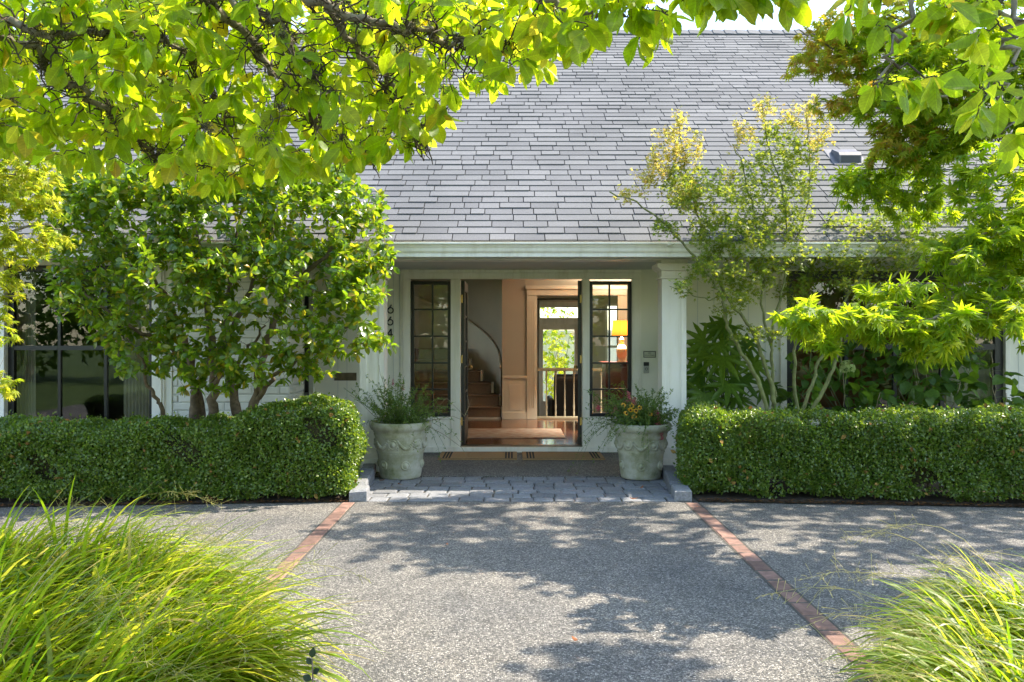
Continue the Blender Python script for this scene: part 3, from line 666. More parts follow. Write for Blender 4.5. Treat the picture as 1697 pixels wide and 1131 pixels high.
# back and end walls so that no light leaks in
slab('rear_wall', 'wall', (-9, -2.72, 12.71, 12.8, -.5, 2.7), (2.86, 9, 13.31, 13.4, -.5, 2.7), (-9.1, -9.0, 8.8, 12.8, -.5, 2.7), (9.0, 9.1, 10, 13.4, -.5, 2.7), (-2.5, -2.401, 12.81, 13.1, -.5, 2.7), (-2.5, -2.401, 13.1, 15.0, -.5, .7), (-2.5, -2.401, 13.1, 15.0, 2.45, 2.7), (-2.5, -2.401, 15.0, 15.7, -.5, 2.7), (-2.5, -.101, 15.71, 15.8, -.5, 2.7), (5.101, 5.2, 13.41, 14.0, -.5, 2.7), (5.101, 5.2, 14.0, 16.6, -.5, .2), (5.101, 5.2, 14.0, 16.6, 2.35, 2.7), (5.101, 5.2, 16.6, 17.12, -.5, 2.7))

sw_ = MB(); sw_.box(-2.45, -2.40, 13.101, 13.15, .701, 2.449); sw_.box(-2.45, -2.40, 14.95, 14.999, .701, 2.449); sw_.box(-2.45, -2.40, 13.15, 14.95, .701, .75); sw_.box(-2.45, -2.40, 13.15, 14.95, 2.40, 2.449); sw_.box(-2.45, -2.40, 14.03, 14.07, .75, 2.40)
stair_fill_window = sw_.build('window', M['white'], H)  # unseen stairwell window, added to let daylight onto the curved wall
for y0, y1 in ((13.15, 14.03), (14.07, 14.95)): q = MB(); q.quad((-2.425, y0, .75), (-2.425, y1, .75), (-2.425, y1, 2.4), (-2.425, y0, 2.4)); q.build('pane', M['glass'], stair_fill_window)

sw_ = MB(); sw_.box(5.05, 5.15, 14.001, 14.06, .201, 2.349); sw_.box(5.05, 5.15, 16.54, 16.599, .201, 2.349); sw_.box(5.05, 5.15, 14.06, 16.54, .201, .26); sw_.box(5.05, 5.15, 14.06, 16.54, 2.29, 2.349); sw_.box(5.05, 5.15, 15.27, 15.33, .26, 2.29)
sun_fill_window = sw_.build('window', M['white'], H)  # unseen side window, added so that sun brightens the living room
for y0, y1 in ((14.06, 15.27), (15.33, 16.54)): q = MB(); q.quad((5.1, y0, .26), (5.1, y1, .26), (5.1, y1, 2.29), (5.1, y0, 2.29)); q.build('pane', M['glass'], sun_fill_window)
# ------------------------------------------------------------ foliage tools
def fan(center, ring):
    V = [center] + ring; n = len(ring)
    return np.array(V, float), np.array([(0, i + 1, (i + 1) % n + 1) for i in range(n)])
def oval_leaf(width, droop, fold, widest=.5, pet=.08, rows=6, tip=1.0, wave=0.0, curl=0.0):
    """leaf along +Y, length 1, three points per row, folded along the midrib and drooping"""
    V = [(0, 0, 0)]; T = []
    ts = np.linspace(pet, 1, rows)
    for j, t in enumerate(ts):
        u = (t - pet) / (1 - pet); e = math.log(.5) / math.log(widest)
        w = width / 2 * math.sin(PI * min(1, u ** e)) ** .8 if 0 < u < 1 else 0.0
        z = -droop * t * t; lift = fold * w
        V += [(-w, t, z + lift + wave * math.sin(j * 2.1) * w), (curl * math.sin(t * 3), t, z), (w, t, z + lift - wave * math.sin(j * 1.7) * w)]
    hw = .012
    V[1] = (-hw, pet, V[1][2]); V[3] = (hw, pet, V[3][2])
    T += [(0, 3, 2), (0, 2, 1)]
    for j in range(rows - 1):
        a = 1 + 3 * j; b = a + 3
        T += [(a, a + 1, b + 1), (a, b + 1, b), (a + 1, a + 2, b + 2), (a + 1, b + 2, b + 1)] if j < rows - 2 else [(a, a + 1, b + 1), (a + 1, a + 2, b + 1)]
    return np.array(V, float), np.array(T)
def palmate(nl, spread, depth, shoulder, lw, droop, seed, star=False, back=.72, pet=.25):
    """lobed leaf: petiole from origin, blade centre at y=pet"""
    r = np.random.default_rng(seed); ring = []
    angs = np.linspace(-spread, spread, nl)
    for i, a in enumerate(angs):
        L = (1 - (abs(a) / spread) ** 2 * (1 - back)) * r.uniform(.92, 1.06); a2 = a + r.normal() * .03
        step = 2 * spread / (nl - 1)
        def pt(rad, an, z): return (math.sin(an) * rad, pet + math.cos(an) * rad, z)
        def zz(rad): return -droop * rad * rad + r.normal() * .015
        if not star:
            ring.append(pt(shoulder * L, a2 - lw, zz(shoulder * L))); ring.append(pt(L, a2, zz(L) - .03)); ring.append(pt(shoulder * L, a2 + lw, zz(shoulder * L)))
        else: ring.append(pt(L, a2, zz(L)))
        if i < nl - 1: ring.append(pt(depth, (a + angs[i + 1]) / 2, zz(depth) + .02))
    ring.append((0, pet - .05, 0))
    V, T = fan((0, pet, .0), ring)
    T = T[:, [0, 2, 1]]
    n = len(V); V = np.vstack([V, [(-.012, 0, 0), (.012, 0, 0)]]); T = np.vstack([T, [(n, n + 1, 0)]])
    S = 1 / (1 + pet); return V * S, T

KINDS = {
 'magnolia': [oval_leaf(.50, d, f, .56, .08, 7, wave=.08) for d, f in ((.10, .25), (.22, .35), (.05, .12), (.32, .2), (.15, .5))],
 'camellia': [oval_leaf(.50, d, f, .48, .07, 5, wave=.1) for d, f in ((.12, .25), (.25, .35), (.05, .2), (.35, .15))],
 'maple': [palmate(7, 1.95, .34, .62, .15, d, i, False, .55) for i, d in enumerate((.1, .22, .35, .5))],
 'smallmaple': [palmate(5, 1.6, .36, .6, .2, d, i + 9, True, .6) for i, d in enumerate((.1, .25, .4))],
 'fatsia': [palmate(8, 2.15, .34, .70, .115, d, i + 20, False, .8, .12) for i, d in enumerate((.08, .18, .3))],
 'hydrangea': [oval_leaf(.66, d, f, .46, .1, 6, wave=.12) for d, f in ((.15, .2), (.3, .25), (.08, .15), (.22, .35))],
 'box': [oval_leaf(.62, d, f, .5, .02, 4) for d, f in ((.1, .4), (.3, .3))],
 'herb': [oval_leaf(.34, d, f, .45, .04, 4) for d, f in ((.1, .3), (.3, .3))],
}
MESHES = {}
def variants(kind, mat):
    if kind + mat.name not in MESHES:
        MESHES[kind + mat.name] = []
        for V, T in KINDS[kind]:
            me = tri_mesh('leaf', V, T, True, lco=V); me.materials.append(mat); MESHES[kind + mat.name].append(me)
    return MESHES[kind + mat.name]

def frames(axis, normal):
    y = nrm(axis); z = normal - (normal * y).sum(1, keepdims=True) * y; z = nrm(z); x = np.cross(y, z)
    return np.stack([x, y, z], axis=2)

def scatter(kind, mat, pos, axis, normal, size, parent, n_parts=300, name='leaf', rest='foliage', minpx=8):
    """the n_parts leaves that show largest are objects of their own, the rest one part"""
    pos = np.asarray(pos); N_ = len(pos)
    if N_ == 0: return
    R = frames(np.asarray(axis), np.asarray(normal)); size = np.asarray(size); var = rng.integers(0, len(KINDS[kind]), N_)
    c = pos + R[:, :, 1] * size[:, None] * .5
    px = CX + c[:, 0] * F / np.maximum(c[:, 1], .1); py = HY + (CH - c[:, 2]) * F / np.maximum(c[:, 1], .1); ap = size * F / np.maximum(c[:, 1], .3)
    ok = (px > 5) & (px < 1692) & (py > 5) & (py < 1126) & (c[:, 1] > .3) & (ap > minpx)
    idx = np.nonzero(ok)[0]; idx = idx[np.argsort(-ap[idx])][:n_parts]
    sel = np.zeros(N_, bool); sel[idx] = True
    ms = variants(kind, mat)
    for i in idx:
        o = bpy.data.objects.new(name, ms[var[i]])
        Mx = Matrix([[*(R[i, a] * size[i]), pos[i, a]] for a in range(3)] + [[0, 0, 0, 1]])
        put(o, parent); o.matrix_basis = Mx
    Vs, Ts, tn, lc, nb = [], [], [], [], 0
    for v, (V, T) in enumerate(KINDS[kind]):
        k = np.nonzero(~sel & (var == v))[0]
        if len(k) == 0: continue
        W = np.einsum('nij,vj->nvi', R[k] * size[k][:, None, None], V) + pos[k][:, None, :]
        Vs.append(W.reshape(-1, 3)); Ts.append((T[None] + (np.arange(len(k)) * len(V))[:, None, None] + nb).reshape(-1, 3)); nb += len(k) * len(V)
        tn.append(np.repeat(rng.random(len(k)), len(V))); lc.append(np.tile(V, (len(k), 1)))
    if Vs: tag(mobj(rest, tri_mesh(rest, np.concatenate(Vs), np.concatenate(Ts), True, np.concatenate(tn), np.concatenate(lc) if kind in ('magnolia', 'camellia', 'hydrangea') else None), mat, parent), kind='stuff')

def clusters(cen, tdir, n, spread, droop, up=.8, reach=.03, s=(.1, .14), jit=.5):
    """n leaves round each twig tip; returns pos, axis, normal, size"""
    cen = np.repeat(cen, n, axis=0); td = np.repeat(tdir, n, axis=0); k = len(cen)
    ax = nrm(td * .5 + rdir(k) * spread + np.array((0, 0, -droop)))
    nm = nrm(np.array((0, 0, up)) + rdir(k) * jit)
    pos = cen + td * rng.uniform(-reach, reach * .3, (k, 1)) + rdir(k) * .006
    return pos, ax, nm, rng.uniform(*s, k)

class Wood:
    """limbs given as pixel/depth polylines plus twigs grown from them to the leaf clusters"""
    def __init__(s): s.nodes = []; s.rad = []; s.tw = Tubes()
    def limb(s, pts, r0, r1, parent, mat, name='limb', sides=9, bend=.02, sub=5):
        pts = np.asarray(pts, float); m = len(pts); t = np.linspace(0, m - 1, (m - 1) * sub + 1)
        q = np.stack([np.interp(t, np.arange(m), pts[:, a]) for a in range(3)], 1)
        k = np.ones(3) / 3
        for _ in range(3): q[1:-1] = (q[:-2] + 2 * q[1:-1] + q[2:]) / 4
        q[1:-1] += rng.normal(size=(len(q) - 2, 3)) * bend * .4
        rr = np.linspace(r0, r1, len(q)) * rng.uniform(.9, 1.12, len(q))
        mb = MB(); mb.tube(q, rr, sides); o = mb.build(name, mat, parent)
        s.nodes += list(q); s.rad += list(rr); return o, q
    def grow(s, targets, rmax=.006, rtip=.0015, sag=.04, kink=.25, sides=4, seg=5, maxd=9):
        if not len(targets): return np.zeros((0, 3))
        base = np.array(s.nodes); d0 = np.array([np.min(((base - t) ** 2).sum(1)) for t in targets]); dirs = np.zeros((len(targets), 3))
        cap = len(base) + len(targets) * seg
        A = np.zeros((cap, 3)); Rr = np.zeros(cap); n = len(base); A[:n] = base; Rr[:n] = s.rad
        for i in np.argsort(d0):
            t = targets[i]; dd = ((A[:n] - t) ** 2).sum(1); j = int(np.argmin(dd)); p0 = A[j]; L = math.sqrt(dd[j]) + 1e-6
            u = np.linspace(0, 1, seg + 1)[:, None]; q = p0 + (t - p0) * u
            off = rng.normal(size=(seg + 1, 3)) * kink * L / seg; off[0] = 0; off[-1] = 0; q = q + off
            q[:, 2] += sag * L * np.sin(u[:, 0] * PI)
            r0 = min(Rr[j] * .75, rmax, rtip + .012 * L)
            rr = np.linspace(max(r0, rtip), rtip, seg + 1)
            if L > .01: s.tw.add(q, rr, sides)
            A[n:n + seg] = q[1:]; Rr[n:n + seg] = rr[1:]; n += seg
            dirs[i] = nrm((q[-1] - q[-2])[None])[0]
        s.nodes = list(A[:n]); s.rad = list(Rr[:n]); return dirs

def in_poly(x, y, poly):
    ins = np.zeros(len(x), bool); n = len(poly)
    for i in range(n):
        x0, y0 = poly[i]; x1, y1 = poly[(i + 1) % n]
        if y0 == y1: continue
        c = ((y0 > y) != (y1 > y)) & (x < (x1 - x0) * (y - y0) / (y1 - y0) + x0); ins ^= c
    return ins
def poly_pts(poly, n, Y0, Y1):
    xs = [p[0] for p in poly]; ys = [p[1] for p in poly]; out = []
    while len(out) < n:
        x = rng.uniform(min(xs), max(xs), n); y = rng.uniform(min(ys), max(ys), n); k = in_poly(x, y, poly)
        out += list(zip(x[k], y[k]))
    out = np.array(out[:n]); Y = rng.uniform(Y0, Y1, n)
    return np.stack([(out[:, 0] - CX) * Y / F, Y, CH - (out[:, 1] - HY) * Y / F], 1)
def lump_pts(lumps, per, shell=.55):
    """lumps: px, py, Y, rx px, ry px, depth m -> points spread through each lump's outer volume"""
    out = []
    for (px, py, Y, rx, ry, dz) in lumps:
        n = int(per * rx * ry / 1e4) + 1; d = rdir(n) * rng.uniform(shell, 1.0, (n, 1)) ** .7
        out.append(P(px, py, Y) + d * np.array((rx * Y / F, dz, ry * Y / F)))
    return np.concatenate(out)
# ------------------------------------------------------------ leaf materials
M['magnolia'] = leafmat('magnolia_leaf', [(0, (.09, .18, .014)), (.5, (.12, .21, .018)), (.93, (.16, .23, .02)), (.985, (.28, .22, .02)), (1, (.28, .16, .03))],
                        [(0, (.48, .72, .02)), (.5, (.66, .82, .03)), (.9, (.82, .86, .05)), (1, (.9, .66, .05))], .64, .42, .35, .22)
M['camellia'] = leafmat('camellia_leaf', [(0, (.045, .10, .014)), (.5, (.075, .145, .018)), (.88, (.13, .195, .024)), (.96, (.20, .19, .02)), (1, (.28, .17, .02))],
                        [(0, (.30, .55, .02)), (.8, (.55, .72, .03)), (1, (.8, .65, .04))], .44, .27, .7, .12)
M['maple'] = leafmat('maple_leaf', [(0, (.075, .15, .012)), (.5, (.11, .20, .016)), (1, (.16, .225, .02))],
                     [(0, (.42, .68, .02)), (.5, (.62, .80, .03)), (1, (.80, .86, .05))], .55, .5, .25)
M['maple_orange'] = leafmat('maple_leaf_turning', [(0, (.11, .19, .015)), (.5, (.18, .21, .02)), (.8, (.26, .19, .025)), (1, (.27, .12, .03))],
                     [(0, (.6, .75, .03)), (.5, (.8, .76, .05)), (1, (.85, .5, .06))], .5, .5, .25)
M['maple_yellow'] = leafmat('maple_leaf_yellow', [(0, (.13, .20, .015)), (.6, (.18, .23, .02)), (1, (.24, .23, .03))],
                     [(0, (.62, .80, .04)), (.6, (.82, .86, .06)), (1, (.9, .8, .08))], .5, .5, .25)
M['smallmaple'] = leafmat('fine_maple_leaf', [(0, (.07, .13, .02)), (.5, (.11, .17, .025)), (1, (.16, .19, .03))],
                     [(0, (.42, .62, .05)), (.5, (.58, .70, .06)), (1, (.74, .74, .08))], .42, .5, .25)
M['smallmaple_tip'] = leafmat('fine_maple_tip', [(0, (.22, .24, .04)), (.5, (.32, .28, .06)), (1, (.34, .22, .07))],
                     [(0, (.8, .82, .1)), (.5, (.92, .80, .14)), (1, (.9, .62, .18))], .5, .5, .25)
M['fatsia'] = leafmat('fatsia_leaf', [(0, (.045, .10, .016)), (.5, (.075, .15, .02)), (1, (.13, .22, .02))], [(0, (.25, .5, .02)), (1, (.5, .72, .03))], .35, .35, .45)
M['hydrangea'] = leafmat('hydrangea_leaf', [(0, (.045, .10, .022)), (.6, (.06, .125, .024)), (1, (.09, .16, .025))], [(0, (.18, .38, .03)), (1, (.35, .58, .03))], .35, .5, .3)
M['box'] = leafmat('box_leaf', [(0, (.055, .115, .016)), (.6, (.095, .17, .024)), (1, (.17, .23, .04))], [(0, (.22, .42, .03)), (1, (.5, .65, .05))], .36, .32, .7)
M['herb'] = leafmat('herb_leaf', [(0, (.05, .105, .03)), (.6, (.075, .14, .035)), (1, (.12, .18, .04))], [(0, (.25, .45, .05)), (1, (.45, .6, .08))], .35, .55, .3)
M['grass'] = leafmat('ornamental_grass', [(0, (.055, .12, .012)), (.5, (.11, .18, .016)), (.88, (.19, .23, .025)), (.93, (.33, .27, .11)), (1, (.36, .27, .13))],
                     [(0, (.30, .55, .02)), (.5, (.6, .74, .03)), (.9, (.85, .82, .08)), (1, (.7, .55, .2))], .48, .4, .4)
M['plume'] = leafmat('grass_plume', [(0, (.34, .36, .12)), (1, (.46, .42, .2))], [(0, (.6, .62, .2)), (1, (.7, .65, .3))], .4, .8, .1)
M['pink'] = simple('pink_petal', (.48, .085, .13), .7, .3, 30)
M['yellow'] = simple('golden_petal', (.62, .30, .015), .6, .2, 30)
M['cone'] = simple('brown_flower_cone', (.05, .025, .012), .9, .3, 40)
M['stem'] = simple('green_stem', (.11, .15, .05), .7, .3, 20)
M['palestem'] = simple('dry_stem', (.28, .22, .13), .8, .3, 20)
M['hydr_flower'] = leafmat('hydrangea_floret', [(0, (.26, .36, .10)), (1, (.40, .44, .18))], [(0, (.5, .6, .2)), (1, (.6, .65, .3))], .3, .7, .2)
M['fallen'] = simple('fallen_leaf', (.26, .09, .035), .8, .4, 30, objvar=.4)
M['dead'] = leafmat('dead_leaf', [(0, (.16, .09, .03)), (.5, (.26, .15, .05)), (1, (.40, .26, .08))], [(0, (.2, .1, .03)), (1, (.4, .25, .08))], .2, .8, .1)
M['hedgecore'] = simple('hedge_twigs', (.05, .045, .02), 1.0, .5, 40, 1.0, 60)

# ------------------------------------------------------------ clipped box hedges
def hedge(name, label, A, B, depth, hfun, n, seed):
    A = np.array(A, float); B = np.array(B, float); Lg = np.linalg.norm(B - A); ux = (B - A) / Lg; uy = np.array((-ux[1], ux[0]))
    root = thing(name, label, 'hedge', (*((A + B) / 2), 0))
    rr = np.random.default_rng(seed); hx, hy = Lg / 2, depth / 2
    # surface samples of a rounded box in local space (x along, y across, z 0..1 scaled by hfun)
    def surf(m, inset):
        pts = []; nrmv = []
        fc = rr.choice(4, m, p=[.50, .30, .10, .10])
        x = rr.uniform(-hx, hx, m); y = rr.uniform(-hy, hy, m); z = rr.uniform(.0, 1, m)
        x = np.where(fc == 2, -hx, np.where(fc == 3, hx, x)); y = np.where(fc == 0, -hy, y); z = np.where(fc == 1, 1.0, z)
        rad = .17; H0 = hfun(x); p = np.stack([x, y, z * H0], 1)
        c = np.stack([np.clip(x, -hx + rad, hx - rad), np.clip(y, -hy + rad, hy - rad), np.clip(z * H0, .12, H0 - rad * .8)], 1)
        nv = nrm(p - c + 1e-4); q = c + nv * rad
        lump = .028 * np.sin(q[:, 0] * 7 + seed) * np.sin(q[:, 2] * 9 + q[:, 1] * 5) + .02 * np.sin(q[:, 0] * 17 + 2 * seed) * np.cos(q[:, 2] * 14)
        low = np.clip((.10 - q[:, 2]) / .1, 0, 1); q[:, 1] += low * (.05 + .04 * np.sin(q[:, 0] * 6)) * np.where(q[:, 1] < 0, 1, -1)
        q = q + nv * (lump[:, None] - inset); return q, nv
    def tow(q): return np.concatenate([A[None] + ux[None] * (q[:, 0:1] + hx) + uy[None] * q[:, 1:2], q[:, 2:3]], 1)
    def tod(v): return np.concatenate([ux[None] * v[:, 0:1] + uy[None] * v[:, 1:2], v[:, 2:3]], 1)
    q, nv = surf(n, 0); ins = np.abs(rr.normal(size=n)) * .028; q = q - nv * ins[:, None]
    tuft = rr.random(n) < .03; q[tuft] += nv[tuft] * rr.uniform(.01, .05, (tuft.sum(), 1))
    hole = np.sin(q[:, 0] * 3.1 + seed) * np.sin(q[:, 2] * 8.3 + q[:, 0] * 1.7) + .6 * np.sin(q[:, 0] * 9.7 + q[:, 2] * 6); thin = (hole > 1.05) & (rr.random(n) < .8)
    keep = (q[:, 2] > .035 + .03 * np.sin(q[:, 0] * 11)) & ~thin & (rr.random(n) < .55 + np.clip(q[:, 2] / .3, 0, .45)); q, nv = q[keep], nv[keep]
    w = tow(q); nw = tod(nv); k = len(w)
    ax = nrm(nw * .55 + rdir(k) * .9 + np.array((0, 0, .25))); nm = nrm(nw * .7 + np.array((0, 0, .45)) + rdir(k) * .8)
    scatter('box', M['box'], w, ax, nm, rr.uniform(.017, .036, k), root, 0)
    dl = rr.choice(k, 260, replace=False); scatter('box', M['dead'], w[dl] + nw[dl] * .004, ax[dl], nm[dl], rr.uniform(.03, .06, 260), root, 0, rest='dead_leaves')
    # twiggy core as a closed inner body
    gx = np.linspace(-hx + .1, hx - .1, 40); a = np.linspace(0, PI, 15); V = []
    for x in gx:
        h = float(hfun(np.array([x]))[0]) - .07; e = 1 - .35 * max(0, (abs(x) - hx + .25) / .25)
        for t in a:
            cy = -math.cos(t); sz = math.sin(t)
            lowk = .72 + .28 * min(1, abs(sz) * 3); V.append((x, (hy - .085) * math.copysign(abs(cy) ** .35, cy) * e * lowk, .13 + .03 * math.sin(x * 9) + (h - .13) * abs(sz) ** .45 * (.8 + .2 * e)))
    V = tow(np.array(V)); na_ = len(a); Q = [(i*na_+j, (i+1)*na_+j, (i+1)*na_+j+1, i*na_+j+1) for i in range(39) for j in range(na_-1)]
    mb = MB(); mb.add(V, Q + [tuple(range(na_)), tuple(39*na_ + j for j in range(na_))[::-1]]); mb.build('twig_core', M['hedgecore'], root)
    st = Tubes()
    for _ in range(int(Lg * 9)):
        x = rr.uniform(-hx + .1, hx - .1); y = rr.uniform(-hy + .1, hy - .2); b = tow(np.array([[x, y, 0.0]]))[0]
        st.add([b, b + (rr.normal() * .03, rr.normal() * .03, .1), b + (rr.normal() * .06, rr.normal() * .06, .25)], [.010, .008, .006], 5)
    st.build('stems', M['bark'], root, 'stuff')
    return root
def hl(x): return .635 + .17 / (1 + np.exp(-(x - .98) * 11)) + .012 * np.sin(x * 5)
hedge('hedge', 'clipped box hedge under the camellia with a taller rounded end beside the potted herbs', (-5.35, 7.22), (-1.40, 7.42), .72, hl, 84000, 3)
def hr(x): return .715 + .02 * np.sin(x * 2.2) - .02 * np.exp(-((x + 1.55) / .12) ** 2)
hedge('hedge', 'long clipped box hedge in front of the hydrangeas, beside the pot with orange flowers', (1.57, 7.62), (5.6, 7.12), .78, hr, 88000, 8)

# ------------------------------------------------------------ ornamental grass clumps
def blade(arc, lean, n=9, w=.011, twist=.3):
    V = []; T = []; p = np.zeros(3); ang = lean
    for j in range(n + 1):
        t = j / n; ww = w / 2 * (1 - t ** 2.2) * (.55 + .45 * min(1, t * 4)); tw = twist * t
        V += [(p[0] - ww * math.cos(tw), p[1], p[2] - ww * math.sin(tw)), (p[0] + ww * math.cos(tw), p[1], p[2] + ww * math.sin(tw))]
        p = p + np.array((0, math.sin(ang), math.cos(ang))) / n; ang += arc / n * (0.5 + 1.0 * t)
    for j in range(n):
        a = 2 * j; T += [(a, a + 1, a + 3), (a, a + 3, a + 2)]
    V = np.array(V); return np.stack([V[:, 0], V[:, 2], -V[:, 1]], 1), np.array(T)   # local: along +Y up, bends towards -Z
KINDS['blade'] = [blade(a, l, 9, w, t) for a, l, w, t in ((1.7, .25, .034, .4), (2.1, .35, .029, -.5), (1.3, .3, .036, .2), (2.4, .2, .026, .6), (1.0, .2, .028, -.3), (1.9, .5, .033, .8))]
def grassbed(name, label, bases, flow, per, n_parts, lens, plumes, seed):
    rr = np.random.default_rng(seed); b = np.array(bases, float); root = thing(name, label, 'grass', (*b.mean(0)[:2], 0))
    pos, ax, nm, sz = [], [], [], []
    for (x, y, r_) in bases:
        m = int(per * r_ / .2); a = rr.uniform(0, 2 * PI, m); rad = r_ * np.sqrt(rr.random(m)) * .6
        p = np.stack([x + rad * np.cos(a), y + rad * np.sin(a), np.zeros(m)], 1)
        out = np.stack([np.cos(a), np.sin(a), np.zeros(m)], 1) * .45 + np.array((*flow, 0)) * 1.0 + rr.normal(size=(m, 3)) * .42; out[:, 2] = 0; out = nrm(out)
        up = nrm(np.array((0, 0, 1.0)) + out * rr.uniform(-.05, .7, (m, 1)) + rr.normal(size=(m, 3)) * .08)
        pos.append(p); ax.append(up); nm.append(-out); sz.append(rr.uniform(*lens, m))
    scatter('blade', M['grass'], np.concatenate(pos), np.concatenate(ax), np.concatenate(nm), np.concatenate(sz), root, n_parts, 'blade', 'blades', 30)
    pl = Tubes(); ph = []; pa = []
    for _ in range(plumes):
        x, y, r_ = bases[rr.integers(len(bases))]; d_ = nrm(np.array((flow[0], flow[1], 0)) + rr.normal(size=3) * .5); d_[2] = 0
        L = rr.uniform(.55, .85); t = np.linspace(0, 1, 9); q = np.stack([x + d_[0] * L * t ** 1.6, y + d_[1] * L * t ** 1.6, L * .75 * np.sin(t * 2.1)], 1)
        pl.add(q, np.linspace(.0016, .0006, 9), 3)
        for k in range(26):
            u = rr.uniform(.72, 1.0); c = np.array([np.interp(u, t, q[:, i]) for i in range(3)]); e = c + (rr.normal(size=3) * .035 + d_ * .02) * (1.25 - u) * 2.2
            pl.add([c, (c + e) / 2 + (0, 0, .004), e], [.0006, .0006, .0011], 3)
    pl.build('seed_plumes', M['plume'], root, 'stuff')
    return root
gl = [(-2.75, 4.35, .22), (-2.35, 4.45, .2), (-2.95, 3.85, .24), (-2.45, 3.95, .24), (-2.0, 4.0, .22), (-2.7, 3.4, .26), (-2.2, 3.45, .26), (-1.8, 3.55, .22), (-2.4, 2.95, .26), (-1.95, 3.05, .25), (-1.55, 3.1, .2), (-1.75, 2.7, .24), (-2.2, 2.5, .24), (-1.4, 2.75, .2), (-1.4, 2.4, .2), (-1.75, 3.9, .18), (-1.5, 3.55, .18), (-1.25, 3.1, .18)]
grassbed('ornamental_grass', 'mass of sunlit yellow-green ornamental grass arching over the brick edging by the tall-ended hedge', gl, (1.25, -.4), 420, 200, (.50, .85), 34, 1)
gr = [(2.35, 3.8, .2), (2.7, 3.7, .22), (2.0, 3.4, .2), (2.4, 3.35, .24), (2.75, 3.2, .22), (1.8, 3.0, .22), (2.15, 2.95, .24), (2.5, 2.85, .24), (1.65, 2.65, .22), (1.95, 2.55, .22), (1.5, 2.35, .2), (1.8, 2.25, .2), (2.25, 2.45, .22)]
grassbed('ornamental_grass', 'paler ornamental grass arching across the shaded brick edging below the maple', gr, (-1.2, -.1), 430, 150, (.36, .62), 22, 2)

# ------------------------------------------------------------ camellia tree
cam_t = thing('camellia_tree', 'dense glossy camellia tree with several brown trunks before the white brick wall', 'tree', (-2.95, 7.95, 0))
W = Wood(); Yc = 7.95
def C(*l): return [P(*p) for p in l]
trunks = [C((330, 790, 7.95), (318, 690, 7.95), (325, 640, 7.9), (355, 590, 7.8), (345, 520, 7.7), (340, 450, 7.6), (325, 380, 7.6)),
          C((333, 790, 8.0), (335, 700, 8.0), (318, 620, 8.0), (305, 560, 8.0), (280, 500, 7.9), (235, 440, 7.8), (190, 400, 7.7)),
          C((356, 790, 7.9), (355, 690, 7.9), (352, 640, 7.85), (352, 600, 7.8), (395, 530, 7.8), (430, 450, 7.8), (455, 370, 7.8)),
          C((400, 790, 8.05), (396, 690, 8.05), (386, 640, 8.0), (380, 590, 7.95), (372, 520, 8.0), (385, 440, 8.0), (400, 350, 8.0)),
          C((412, 790, 7.9), (412, 700, 7.9), (425, 650, 7.85), (438, 580, 7.8), (470, 500, 7.7), (520, 440, 7.6), (570, 400, 7.5)),
          C((285, 790, 7.7), (280, 700, 7.6), (262, 665, 7.5), (245, 640, 7.4), (235, 600, 7.3), (210, 560, 7.2)),
          C((425, 660, 7.85), (450, 630, 7.7), (490, 600, 7.5), (540, 560, 7.4), (600, 530, 7.3)),
          C((352, 640, 7.85), (378, 610, 7.75), (410, 580, 7.6), (440, 540, 7.4)),
          C((318, 620, 8.0), (290, 580, 7.8), (250, 560, 7.6), (180, 520, 7.4), (130, 480, 7.4))]
for i, t in enumerate(trunks):
    W.limb(t, .055 if i < 5 else .026, .014 if i < 5 else .008, cam_t, M['bark'], 'trunk' if i < 5 else 'limb', 9, .03)
lum = [(370, 375, 7.6, 120, 75, .6), (230, 370, 7.6, 110, 75, .6), (500, 370, 7.6, 110, 75, .6), (150, 410, 7.5, 75, 70, .5), (160, 490, 7.4, 75, 60, .45), (290, 455, 7.3, 95, 70, .5), (410, 470, 7.2, 90, 70, .5),
       (530, 450, 7.3, 95, 70, .5), (600, 400, 7.4, 60, 70, .45), (592, 490, 7.3, 44, 50, .4), (582, 556, 7.2, 56, 32, .35), (510, 560, 7.2, 65, 50, .4), (330, 560, 7.25, 70, 45, .35), (225, 545, 7.3, 75, 45, .4),
       (430, 605, 7.2, 70, 42, .35), (350, 625, 7.2, 60, 30, .3), (240, 595, 7.2, 60, 32, .3), (310, 315, 7.7, 130, 50, .6), (470, 310, 7.7, 120, 50, .6), (580, 340, 7.6, 60, 50, .5), (120, 360, 7.6, 60, 60, .5), (190, 320, 7.7, 80, 45, .5), (525, 620, 7.3, 30, 18, .25), (632, 440, 7.3, 26, 28, .3), (628, 495, 7.2, 12, 14, .2), (636, 568, 7.15, 22, 13, .2), (250, 292, 7.7, 110, 42, .5), (400, 285, 7.7, 110, 42, .5), (525, 300, 7.7, 80, 40, .45), (140, 330, 7.7, 70, 45, .45)]
tg = lump_pts(lum, 190, .45); tg = tg[rng.random(len(tg)) < .95]
dr = W.grow(tg, .009, .0016, .02, .35)
p, a, n_, s_ = clusters(tg, nrm(dr + np.array((0, -.15, .35))), 8, .9, .15, .75, .05, (.065, .10), .75)
scatter('camellia', M['camellia'], p, a, n_, s_, cam_t, 300)
W.tw.build('twigs', M['bark'], cam_t, 'stuff')

